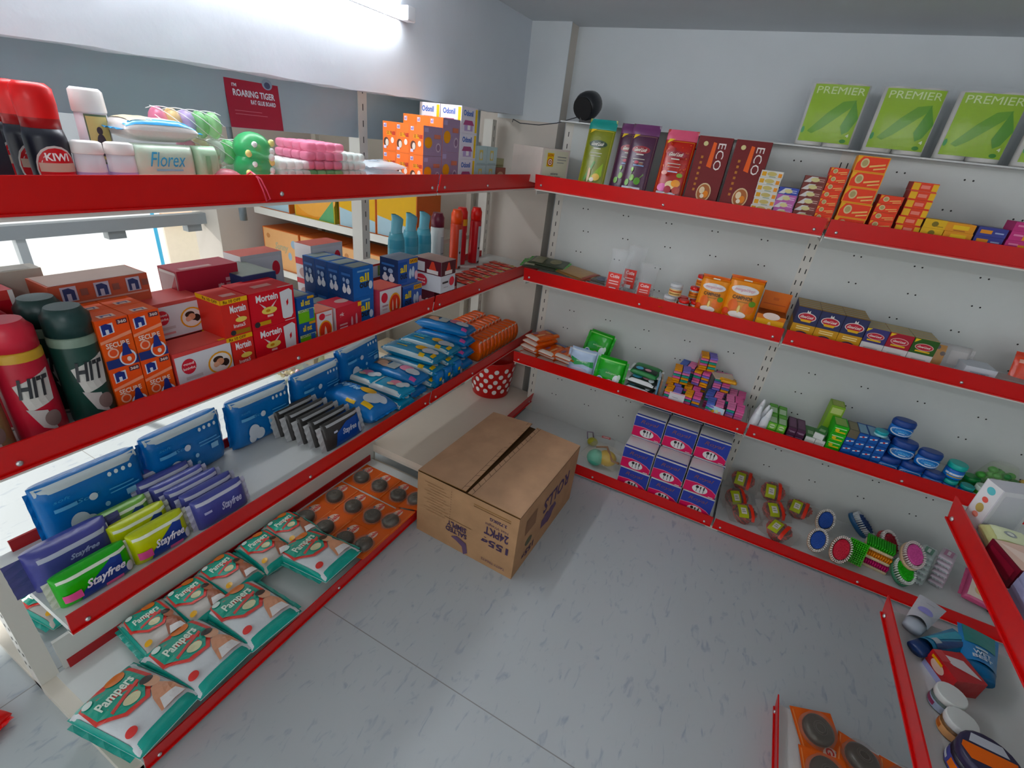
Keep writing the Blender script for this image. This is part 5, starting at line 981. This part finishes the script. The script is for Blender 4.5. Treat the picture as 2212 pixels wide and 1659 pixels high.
def oval_jar(s, lb, loc, rz=0):
    r = empty('jelly_jar'); m = MB(); w = .042*s; d = .028*s
    m.lathe([(w*.88, 0), (w, .008*s), (w*1.02, .03*s), (w*.96, .046*s)], '1f6ec0', 'x', 28, (0, d, 0), 1, d/w); m.build('body', r)
    m = MB(); m.lathe([(w, .046*s), (w*1.03, .05*s), (w*1.02, .066*s), (w*.9, .074*s)], '1c3f86', 'x', 28, (0, d, 0), 1, d/w); m.build('lid', r)
    m = MB()
    def cyl(u, v, e): a = R(-90) + (u-.5)*R(130); return ((w*1.01+e)*math.cos(a), d + d/w*(w*1.01+e)*math.sin(a), .006*s + v*.036*s)
    m.marks(cyl, [('e', .5, .5, .5, .5, 'd6dee8'), ('e', .5, .54, .42, .4, '2a7ac4'), ('p', [(.25, .45), (.4, .7), (.6, .7), (.75, .5), (.5, .4)], '5aa6de'), ('r', .38, .3, .62, .38, 'e6eef6')], 'x', True, e0=.0008); m.build('label', r)
    Kind(r, 'jar', 'blue oval jelly jars').put(loc, rz, lb)
oval_jar(.92, 'blue oval jar at the bottom left of the jelly jars', (1.668, -.247, B3)); oval_jar(.92, 'blue oval jar at the bottom middle of the jelly jars', (1.747, -.247, B3)); oval_jar(.8, 'blue oval jar at the bottom right of the jelly jars', (1.82, -.247, B3))
oval_jar(1.0, 'blue oval jar on the second layer, left', (1.695, -.235, B3 + .069)); oval_jar(.9, 'blue oval jar on the second layer, right', (1.778, -.245, B3 + .069))
oval_jar(.92, 'blue oval jar, topmost, with its lid facing forward', (1.67, -.20, B3 + .143)); oval_jar(.9, 'blue oval jar behind the second layer', (1.645, -.165, B3)); oval_jar(.9, 'blue oval jar behind, on the rear one', (1.65, -.17, B3 + .067)); oval_jar(.8, 'blue oval jar behind on the right', (1.775, -.165, B3 + .0))
def rub_jar(c, lid, lab, lb, loc, s=1.0):
    k = jar(.024*s, .05*s, c, lid, lab, lidh=.4, mk=[('r', .1, .5, .9, .8, 'e6eaf0'), ('r', .2, .2, .8, .35, 'd9a93a')]); k.g = 'small balm jars'; k.put(loc, 0, lb)
rub_jar('1f4f9c', '1fa39a', '2a6fc0', 'small blue balm jar with a teal lid, lower left', (1.872, -.246, B3)); rub_jar('1f5fae', '1fb0a6', '2a7fd0', 'larger blue balm jar with a teal lid on the lower one', (1.875, -.235, B3 + .0505), 1.25)
rub_jar('1f4f9c', '1f9a94', '2a6fc0', 'small blue balm jar with a teal lid, lower right', (1.927, -.246, B3), .9); rub_jar('4f9a2f', 'c9d6c9', '6fb04a', 'small green balm jar with a white lid', (1.978, -.24, B3), 1.1); rub_jar('2f7a3a', '2f8a4a', '4f9a4a', 'small green balm jar with a green lid behind the white lidded one', (1.955, -.18, B3), 1.1)
def net_sack(lb, loc, c, c2, w, h, cat='bag', n=26, group=None):
    r = empty('net_sack'); m = MB(); rr = random.Random(int(loc[0]*999))
    for i in range(n): m.ball((rr.uniform(-w/2, w/2)*.85, .04 + rr.uniform(-.025, .025), rr.uniform(.015, h*.8)), .016, .014, .013, rr.choice([c, c2]), 'x', 9, 6)
    m.build('contents', r); m = MB()
    m.grid(lambda u, v: (w/2*math.cos(6.283*u)*(1.05 - .5*v*v), .04 + .045*math.sin(6.283*u)*(1.05-.6*v), h*v), 18, 8, 'b9c9a0', 't'); m.build('film', r)
    Kind(r, cat, group).put(loc, 0, lb)
net_sack('clear bag of green sweets beside the balm jars', (2.03, -.17, B3), '2f7a3f', '4f9a4a', .14, .13); net_sack('clear bag of yellow sweets farther right on the third shelf', (2.15, -.16, B3), 'd9b03a', 'c9a860', .12, .09)
# ---- bottom shelf
def napkin(w=.143, d=.115, h=.112):
    r = empty('napkin_pack'); m = MB(); m.bbox(-w/2, 0, 0, w/2, d, h, 'd8d6d4', 'g', .006); m.build('napkins', r)
    m = MB(); q = facemap(w*.97, d, h*.96, 'f')
    m.marks(lambda u, v, e: tuple(a + b for a, b in zip(q(u, v, e), (0, 0, h*.02))), [('r', 0, 0, 1, 1, '2d3f98'), ('p', [(0, 0), (1, 0), (1, .22), (.85, .36), (.6, .46), (.35, .5), (0, .46)], 'd02a5c'), ('p', [(0, .46), (.35, .5), (.6, .46), (.85, .36), (1, .22), (1, .25), (.85, .39), (.6, .49), (.35, .53), (0, .49)], 'e08aa0'), ('e', .5, .24, .24, .2, 'e6e6e4'), ('e', .41, .33, .05, .07, '1c1a1c'), ('r', .4, .1, .42, .3, '6a6a6c'), ('p', [(.49, .38), (.5, .26), (.53, .26), (.54, .38)], '1c1a1c'), ('r', .51, .1, .53, .28, '6a6a6c'), ('p', [(.6, .25), (.6, .38), (.64, .42), (.64, .25)], '1c1a1c'), ('r', .61, .1, .63, .26, '6a6a6c'), ('t', .2, .66, .82, .88, 'Royal', '8a5a5a', 'i'), ('r', .8, .03, .95, .06, 'e9dfe2')])
    m.build('printed_front', r)
    m = MB(); m.box(-w/2 + .003, .008, h + .0004, w/2 - .003, .02, h + .001, '2d3f98'); m.build('top_stripe', r)
    return Kind(r, 'napkins', 'blue and pink napkin packs')
k = napkin()
for i, x in enumerate((.757, .906, 1.055)):
    c = ['left', 'middle', 'right'][i]
    for q, (y, n) in enumerate(((-.384, 2), (-.266, 3), (-.148, 3))):
        for j in range(n):
            dz = .113*j + (.0 if q < 2 else 0)
            k.put((x + .004*q - .006*j + .004, y + .003*j, B4 + dz), 0, f'napkin pack with cutlery picture, {c} column, {["front","second","rear"][q]} row, {O[j]} from the bottom', rx=0)
SC = [('r', .05, .0, .95, 1, 'a9b02a'), ('r', .3, .25, .8, .75, 'd6cfc6'), ('r', .38, .4, .7, .45, '6a6a60'), ('r', .38, .55, .65, .6, '6a6a60')]
def scourer(lb, loc, rz, tilt=(0, 0)):
    r = empty('scourer_pack'); g_ = 1.28; m = MB(); rr = random.Random(int(loc[0]*1234))
    for i in range(22):
        a = rr.uniform(0, 6.28); b = rr.uniform(0, 6.28)
        m.tube([(.055*math.cos(a + t*.5)*(.75+.2*math.sin(b+t)), .042*math.sin(a + t*.5), .028 + .02*math.sin(b + t*1.1)) for t in range(9)], .004, rr.choice(['a83a35', 'c04a40', '8a2f2c', '5a3a34']), 'x', 5)
    m.ball((0, 0, .026), .048, .034, .02, '6a2a27', 'x'); m.build('wire_scourer', r)
    m = MB(); T, B = pillowfn(.15, .105, .062, 3); m.grid(T, 12, 8, 'd6c9c0', 't', us=CS(12), vs=CS(8)); m.grid(lambda u, v: B(u, 1-v), 12, 8, 'd6c9c0', 't', us=CS(12), vs=CS(8)); m.build('film', r)
    m = MB(); m.marks(lambda u, v, e: T(.24 + u*.32, .1 + v*.62, e + .001), SC, 'c', True); m.marks(lambda u, v, e: T(.62 + u*.10, .02 + v*.96, e + .001), [('r', 0, 0, 1, 1, 'd93a2c')], 'c', True); m.build('label', r)
    Kind(r, 'scourer', 'bagged wire scourers with lime labels').put(loc, rz, lb, rx=tilt[0], ry=tilt[1])
for a in ((('bagged red wire scourer with a lime label, nearest to the napkin packs'), (1.265, -.27, B4 + .002), 20, (14, 0)), ('bagged red wire scourer in the middle of the heap', (1.385, -.17, B4 + .012), 25, (24, 0)), ('bagged red wire scourer on the right of the heap, behind the blue brush', (1.505, -.07, B4 + .002), -10, (20, 0)), ('bagged red wire scourer at the front by the red strip', (1.42, -.305, B4 + .002), -25, (12, 0)), ('bagged red wire scourer resting upright against the napkin column', (1.215, -.17, B4 + .01), 30, (30, 0)), ('topmost bagged red wire scourer at the back of the heap', (1.37, -.055, B4 + .045), 8, (36, 0)), ('bagged red wire scourer in the shadow behind the napkin packs', (1.235, -.06, B4 + .05), 0, (30, 0))):
    scourer(*a)
def oval_brush(base, bris, cen, lb, loc, rz, tilt, L=.125, w=.066):
    r = empty('scrub_brush'); m = MB(); hl, hw = L/2, w/2
    m.lathe([(1*hw*.9, 0), (hw, .004), (hw, .018), (hw*.92, .022)], base, 'x', 28, (0, 0, 0), 1, L/w); m.build('base', r)
    m = MB(); rr = random.Random(3)
    N_ = 34
    for i in range(N_):
        a = 6.2832*i/N_
        for q, (k1, c) in enumerate(((.9, bris), (.8, bris))):
            x, y = hw*k1*math.cos(a), hl*k1*math.sin(a); m.tube([(x, y, .021), (x*1.08, y*1.06, .046)], .0026, c, 'c', 5)
    m.build('outer_bristles', r)
    m = MB(); m.lathe([(hw*.72, .021), (hw*.74, .044), (hw*.66, .048)], cen, 'c', 28, (0, 0, 0), 1, L/w); 
    for i in range(40):
        a = 2.39996*i; q = math.sqrt((i+.5)/40); m.tube([(hw*.68*q*math.cos(a), hl*.7*q*math.sin(a), .046), (hw*.7*q*math.cos(a), hl*.72*q*math.sin(a), .0505)], .003, cen, 'c', 5)
    m.build('centre_bristles', r)
    Kind(r, 'brush', 'oval scrubbing brushes').put(loc, rz, lb, rx=tilt)
oval_brush('dcc0a8', 'e6e0d8', '1f4a9c', 'cream oval brush with blue centre at the front, beside the red one', (1.56, -.305, B4 + .055), -8, 52, .105, .07)
oval_brush('dcc0a8', 'e6e0d8', '1f4a9c', 'cream oval brush with blue centre behind the other blue one', (1.60, -.135, B4 + .055), -8, 52, .105, .07)
oval_brush('dcb8a0', 'e6ddd6', 'c0203a', 'cream oval brush with crimson centre at the front', (1.645, -.32, B4 + .06), -10, 50, .12, .074)
oval_brush('2f5f8a', 'dfe3e6', '1f3f78', 'blue oval brush lying flat against the back panel', (1.745, -.045, B4 + .03), 78, 40, .13, .07)
oval_brush('a03a3a', 'e6e0dc', '8a1f2a', 'brown red oval brush leaning behind the pink centred one', (1.83, -.155, B4 + .055), 25, 40, .12, .07)
oval_brush('4a8a6a', 'dfe6e0', '3fae2a', 'green oval brush with lime centre under the pink centred one', (1.875, -.285, B4 + .035), 12, 30, .115, .074)
oval_brush('e0bfa0', 'e6d9d6', 'd05a9a', 'cream oval brush with pink centre, topmost of the brushes', (1.885, -.255, B4 + .105), 8, 34, .115, .074)
def flat_brush(base, bris, lb, loc, rz, rx):
    r = empty('scrub_brush'); m = MB(); m.bbox(-.035, -.05, 0, .035, .05, .014, base, 'x', .004); m.build('base', r)
    m = MB()
    for i in range(9):
        for j in range(12): m.tube([(-.029 + .0072*i, -.044 + .008*j, .012), (-.031 + .0078*i, -.047 + .0086*j, .034)], .0038, bris, 'c', 5)
    m.build('bristles', r); Kind(r, 'brush', 'flat scrubbing brushes').put(loc, rz, lb, rx=rx)
flat_brush('e0cfae', '4fbf1f', 'flat brush with lime green bristles leaning beside the crimson centred brush', (1.715, -.265, B4 + .038), -12, 50)
for i, (c, nm) in enumerate((('c9286f', 'magenta'), ('e8901f', 'orange'), ('3fa81f', 'green'))):
    flat_brush('d9c9a8', c, f'flat brush with {nm} bristles lying in the stack of three, {["bottom","middle","top"][i]}', (1.795, -.25 + .012*i, B4 + .036*i), 80, 0)
k = pack('foil_soap', 'soap', .085, .05, .02, 'b9c6c2', [('r', .2, .2, .8, .8, '6f9a86'), ('r', .3, .4, .7, .6, 'dfe6e2')], 6, crimp='d9dee0', group='silver wrapped green soaps'); k2 = pack('foil_soap', 'soap', .085, .05, .02, 'cbbcc6', [('r', .2, .2, .8, .8, 'c28aa6'), ('r', .3, .4, .7, .6, 'e6dfe4')], 6, crimp='d9dee0', group='silver wrapped pink soaps')
for i in range(2):
    for j in range(6):
        (k, k2)[i].put((1.985 + .075*i, -.235 + .03*i + .008*j, B4 + .0205*j), 65, f'silver wrapped {["green","pink"][i]} soap, {O[j]} from the bottom of its stack')
pack('soft_pack', 'pack', .085, .145, .05, 'c25a80', [('r', .12, .1, .88, .7, 'e0cfc2'), ('r', .15, .75, .85, .85, '3a4a86'), ('r', .2, .88, .8, .95, 'b8283a'), ('e', .5, .35, .2, .15, 'd9b88a'), ('r', .3, .5, .7, .53, '7a6a60')], 5).put((2.135, -.27, B4 + .002), -14, 'pink soft pack with a cream label at the end of the bottom shelf', rx=30)
k = pack('pen_packet', 'packet', .02, .16, .014, '3a2a2c', [('r', .1, .02, .9, .5, 'd9a828'), ('r', .1, .52, .9, .56, 'd9cfc0')], 5, group='black and yellow packets side by side')
for i in range(5): k.put((2.195 + .022*i, -.30 + .0*i, B4 + .002), -18, f'narrow black and yellow packet, {O[i]} from the pink soft pack', rx=14)
# toys behind the big cardboard box
r = empty('toy_bag'); m = MB(); m.ball((0, 0, .045), .045, .045, .042, '58b39a', 'x'); m.ball((.05, .03, .05), .05, .045, .04, 'c9a83a', 'x'); m.tube([(-.02, .03, .085), (.03, .05, .1), (.09, .0, .07), (.13, -.01, .08)], .006, '8a5a3a'); m.build('toys', r)
m = MB(); T, B = pillowfn(.2, .15, .11, 3); m.grid(lambda u, v: (T(u, v)[0] + .03, T(u, v)[1] + .02, T(u, v)[2]), 12, 8, 'e6e0c9', 't', us=CS(12), vs=CS(8)); m.build('film', r)
Kind(r, 'toy').put((.545, -.30, B4 + .004), -10, 'clear bag with a green and a yellow toy ball behind the cardboard box')
r = empty('toy_bag'); m = MB(); T, B = pillowfn(.12, .1, .06, 3); m.grid(T, 12, 8, 'e2e4e2', 't', us=CS(12), vs=CS(8)); m.marks(T, [('r', .35, .5, .75, .75, 'd06a6a'), ('r', .42, .58, .68, .66, 'f0d9d6')], 'c', True); m.build('film', r); m = MB(); m.ball((-.06, 0, .02), .03, .03, .02, 'b3b04a', 'x'); m.tube([(-.09, 0, .03), (-.1, .02, .06), (-.07, .03, .06), (-.06, .02, .03)], .004, '8a7a8a'); m.build('toys', r)
Kind(r, 'toy').put((.535, -.12, B4 + .004), 10, 'clear bag with a small red label against the back panel')

# ================================================================== goods on the right run (fronts towards -x)
R1, R2, R3 = ZR
RR = -90
k = carton('carton', 'box', .045, .075, .105, 'd2d3d8', r=[('r', .1, .1, .9, .9, 'c3c5cd')], f=[('r', .05, .0, .95, 1, 'e6e7e8'), ('e', .5, .84, .22, .08, '6fc0c6'), ('e', .5, .62, .16, .06, 'd9645a'), ('e', .5, .42, .2, .1, 'b9a86a'), ('e', .5, .25, .16, .06, 'd98a7a')])
k.put((1.548, -1.150, R1), RR + 22, 'white carton with a column of small pictures at the end of the right shelves')
pack('soft_pack', 'pack', .07, .085, .04, 'cfd49a', [('r', .15, .1, .85, .7, 'e0e6c0'), ('e', .5, .4, .14, .12, '9aa0a0'), ('e', .5, .4, .08, .07, 'dfe3d6')], 5).put((1.545, -1.222, R1), RR, 'pale lime pack with a ring picture beside the white carton')
pack('soft_pack', 'pack', .08, .09, .06, '86ae4a', [('e', .5, .5, .4, .35, 'a8cf6a'), ('e', .4, .6, .12, .1, 'cfe6a0')], 4).put((1.645, -1.20, R1), RR, 'leaf green pack behind the pale lime pack')
pack('soft_pack', 'pack', .07, .07, .05, 'd95a90', [('r', .1, .3, .9, .7, 'f0c2d4')], 4).put((1.655, -1.285, R1), RR, 'bright pink pack behind the cream and maroon carton')
carton('carton', 'box', .085, .08, .045, '6e1528', f=[('r', .1, .2, .9, .8, '861c30')], t=[('r', .02, .02, .98, .98, 'e0bfae'), ('p', [(.1, .1), (.9, .3), (.6, .9)], 'efd9cc')]).put((1.545, -1.308, R1), RR + 12, 'maroon carton with a cream top near the red strip')
carton('carton', 'box', .10, .10, .055, '9aa0c0', f=[('r', .0, .3, 1, .7, 'a9aed0')], t=[('r', .3, 0, .6, 1, 'e26fae')]).put((1.548, -1.415, R1), RR, 'grey violet carton with a pink band at the right edge')
def tube_pack(c, capc, marks, L, w, lb, loc, rz, ry=0):
    r = empty('cosmetic_tube'); m = MB()
    def S(u, v, s):
        x = (u-.5)*w*(1 - .12*v + .12*v); t = (.02*(1-v) + .002)
        return ((u-.5)*w*(.8 + .25*v), v*L, .021 + s*t*math.sin(math.pi*u)**.6)
    m.grid(lambda u, v: S(u, v, 1), 10, 10, c, 'g'); m.grid(lambda u, v: S(1-u, v, -1), 10, 10, c, 'g')
    m.marks(lambda u, v, e: tuple(a + b for a, b in zip(S(.1 + .8*u, v, 1), (0, 0, e))), marks, 'g', True, e0=.001); m.build('tube', r)
    m = MB(); m.lathe([(.0, 0), (w*.36, 0), (w*.38, .02), (w*.4, .03)], capc, 'x', 18); o = m.build('cap', r); o.rotation_euler = (R(-90), 0, 0); o.location = (0, -.029, .021); o.scale = (1, .62, 1)
    Kind(r, 'tube').put(loc, rz, lb, ry=ry)
tube_pack('cfd3da', 'aeb6bf', [('e', .5, .4, .4, .14, '9a9ae0'), ('r', .3, .75, .7, .78, 'b3b9c2')], .12, .055, 'silvery white cosmetic tube at the end of the lower right shelf', (1.572, -1.165, R2 + .002), -28)
tube_pack('1f7aa0', '16305e', [('p', [(.05, .1), (.4, .1), (.6, .95), (.1, .95)], '2fa6be'), ('p', [(.55, .1), (1, .1), (.95, .95), (.75, .95)], '16407a'), ('r', .3, .12, .7, .28, 'b3b9c0')], .13, .052, 'blue cosmetic tube with a striped code label', (1.575, -1.235, R2 + .002), -48)
tube_pack('1f86c4', '1f6a9c', [('r', .0, .5, 1, 1, '1f8a84'), ('t', .2, .2, .8, .32, 'WET', 'd9e6f0', 'b'), ('t', .15, .08, .85, .18, 'BEST', 'd9e6f0', 'b'), ('r', .3, .36, .7, .42, 'c9e0ea')], .13, .075, 'bright blue and teal cosmetic pouch tube with white lettering', (1.675, -1.235, R2 + .004), -14)
carton('carton', 'box', .072, .065, .048, 'b3282c', f=[('r', 0, 0, 1, .3, 'a3a8d0'), ('e', .4, .6, .25, .25, 'e0c0b0'), ('r', .1, .75, .5, .9, 'e0a83a')], t=[('p', [(.1, .1), (.5, .3), (.9, .9), (.3, .8)], 'd9d4d6'), ('r', .0, .0, .4, .3, 'c2484a')], fin='g').put((1.59, -1.292, R2), RR + 24, 'red shrink wrapped carton with a white gloss panel on the lower right shelf')
def cream_jar(c, lid, lab, rad, h, lb, loc, mk=()):
    k = jar(rad, h, c, lid, lab, 'cream_jar', .42, mk); k.put(loc, RR, lb, 'wide cream jars')
cream_jar('5a6a66', 'd9dcd9', 'a9b9d0', .027, .044, 'cream jar with a white lid and blue label, nearest to the red carton', (1.563, -1.362, R2), [('r', .3, .2, .7, .8, '8a3a5a')])
cream_jar('7a5a3a', 'd9dcd9', 'd9a878', .027, .044, 'cream jar with a white lid and orange label', (1.567, -1.418, R2), [('r', .3, .2, .6, .8, 'b8642a')])
cream_jar('20202e', '2f2c48', '4a4f9a', .047, .062, 'large dark jar with an orange label on its lid', (1.563, -1.493, R2), [('r', .55, .2, .9, .9, 'e87a3a'), ('r', .15, .2, .5, .5, 'dfe3ea')])
m = MB(); a0 = .0758
m.face([(.0, -.045, 0), (.02, -.035, 0), (.02, .035, 0), (-.01, .04, 0), (-.012, -.04, 0)], 'e8722f'); m.face([(-.016, -.03, .0003), (-.014, .03, .0003), (-.034, .025, .0003), (-.036, -.022, .0003)], 'c9cdd6')
o = m.build('lid_label', None); o.location = (.0, .047, .0624); o.rotation_euler = (0, 0, R(0)); o.parent = [q for q in C.objects if q.get('label', '').startswith('large dark jar')][0]
cream_jar('2a2a44', '2c2a40', 'a9b9d8', .045, .06, 'second dark jar cut off by the lower edge, right of the large one', (1.668, -1.50, R2))
k = scrubber(.155, .12, .042); k.g = 'coiled steel scrubbers on the right bottom shelf'
for i, (x, y, z, rz, rx, ry, t) in enumerate(((1.49, -1.20, .03, -70, 0, 8, 'farthest coiled scrubber on an orange card, tilted in the right bottom shelf'), (1.50, -1.31, .03, -80, 0, 6, 'second coiled scrubber on an orange card from the far end, right bottom shelf'), (1.59, -1.19, .03, -100, 0, -6, 'coiled scrubber on an orange card lying farther back behind the tilted one'), (1.585, -1.295, .036, -95, 0, -3, 'coiled scrubber on an orange card in the middle of the right bottom shelf'), (1.695, -1.21, .03, -95, 0, 0, 'rearmost coiled scrubber on an orange card on the right bottom shelf'), (1.51, -1.43, .03, -85, 0, 0, 'nearest coiled scrubber on an orange card cut off by the lower edge'))):
    k.put((x, y, R3 + z*.4), rz, t, rx=rx, ry=ry)

# ================================================================== behind the left run
SH = tag(empty('display_shelf', (-1.78, -.05, 0)), 'pale tall shelf with boxes seen through the left shelving', 'shelf')
for z in (.585, .935):
    m = MB(); m.box(0, -.31, z, 1.22, .21, z + .022, 'cfc9bf', 'p'); m.box(0, -.318, z - .012, 1.22, -.31, z + .026, 'ece8e0', 'p'); m.build('board', SH)
m = MB(); m.box(0, .2, .05, 1.22, .215, 1.45, 'bdb6aa', 'p'); m.build('back_panel', SH)
for x in (0, .6, 1.2):
    m = MB(); m.box(x - .015, .17, 0, x + .015, .21, 1.45, 'd6d0c4', 'p'); m.build('upright', SH)
SU = [('r', .02, .02, .98, .98, 'e9a04a'), ('e', .5, .55, .55, .48, 'efb060'), ('t', .28, .5, .72, .78, 'Sunny', '8a8a5a', 'bi'), ('e', .85, .7, .08, .12, '9ab9cf'), ('p', [(.6, .02), (.98, .02), (.98, .5)], '6fae7a')]
SU2 = [('r', .02, .02, .98, .98, 'efb884'), ('t', .3, .45, .7, .68, 'Sunny', 'b9b090', 'bi'), ('e', .85, .72, .08, .1, 'a9bfd0'), ('e', .72, .4, .05, .1, 'a9bfd0'), ('e', .15, .8, .05, .06, 'c98a5a')]
SU3 = [('r', .02, .02, .98, .98, 'e9b64a'), ('p', [(.02, .02), (.98, .02), (.98, .25), (.02, .4)], 'b9d2dc')]
k1 = carton('carton', 'box', .31, .2, .25, 'c9c25a', SU, r=[('r', .1, .1, .9, .9, '9aae4a')], group='orange wafer cartons on the wall shelf'); k2 = carton('carton', 'box', .31, .2, .24, 'd9743f', SU2, group='peach wafer cartons on the wall shelf'); k3 = carton('carton', 'box', .26, .2, .25, 'd9743f', SU3, group='orange wafer cartons on the wall shelf')
k3.put((-1.63, -.345, .957), 0, 'yellow and pale blue carton on the upper wall shelf board'); k1.put((-1.30, -.345, .957), 0, 'orange carton with a green corner and lettering on the upper wall shelf board')
k3.put((-.98, -.345, .957), 0, 'yellow carton on the upper wall shelf board, right of the shelf post'); k3.put((-.715, -.345, .957), 0, 'rightmost yellow carton on the upper wall shelf board')
for i, x in enumerate((-1.6, -1.28, -.96, -.72)):
    if i < 3: k2.put((x, -.345, .607), 0, f'peach carton on the lower wall shelf board, {O[i]} from the window')
k = carton('carton', 'box', .2, .2, .28, 'd9c9b0', [('r', .05, .05, .95, .95, 'd8d0c4'), ('r', .1, .6, .5, .9, 'c98a7a'), ('e', .7, .4, .15, .12, 'e0b85a')], group='faded cartons under the wall shelf')
for i, x in enumerate((-1.5, -1.2, -.85)): k.put((x, -.35, 0), 0, f'faded carton on the floor under the wall shelf, {O[i]} from the window')
net_sack('clear bag of mixed sweets on the floor behind the left shelves, left', (-1.35, -.62, 0), 'd9c2a0', 'c9a0a6', .26, .28); net_sack('clear bag of mixed sweets on the floor behind the left shelves, right', (-1.02, -.60, 0), 'dccdb4', 'e6b85a', .26, .26); net_sack('clear bag of violet and red sweets behind the left shelves', (-.75, -.55, 0), 'a8707a', '9a8ac0', .22, .34)
m = MB(); m.tube([(-1.75, -.50, 2.1), (-1.72, -.50, 1.4), (-1.70, -.50, .98)], .014, '6d777c'); m.tube([(-1.70, -.50, .98), (-1.70, -.50, .90)], .02, '6d777c')
tag(m.build('hanging_rod'), 'grey rod hanging beside the wall shelf behind the left shelving', 'rod')
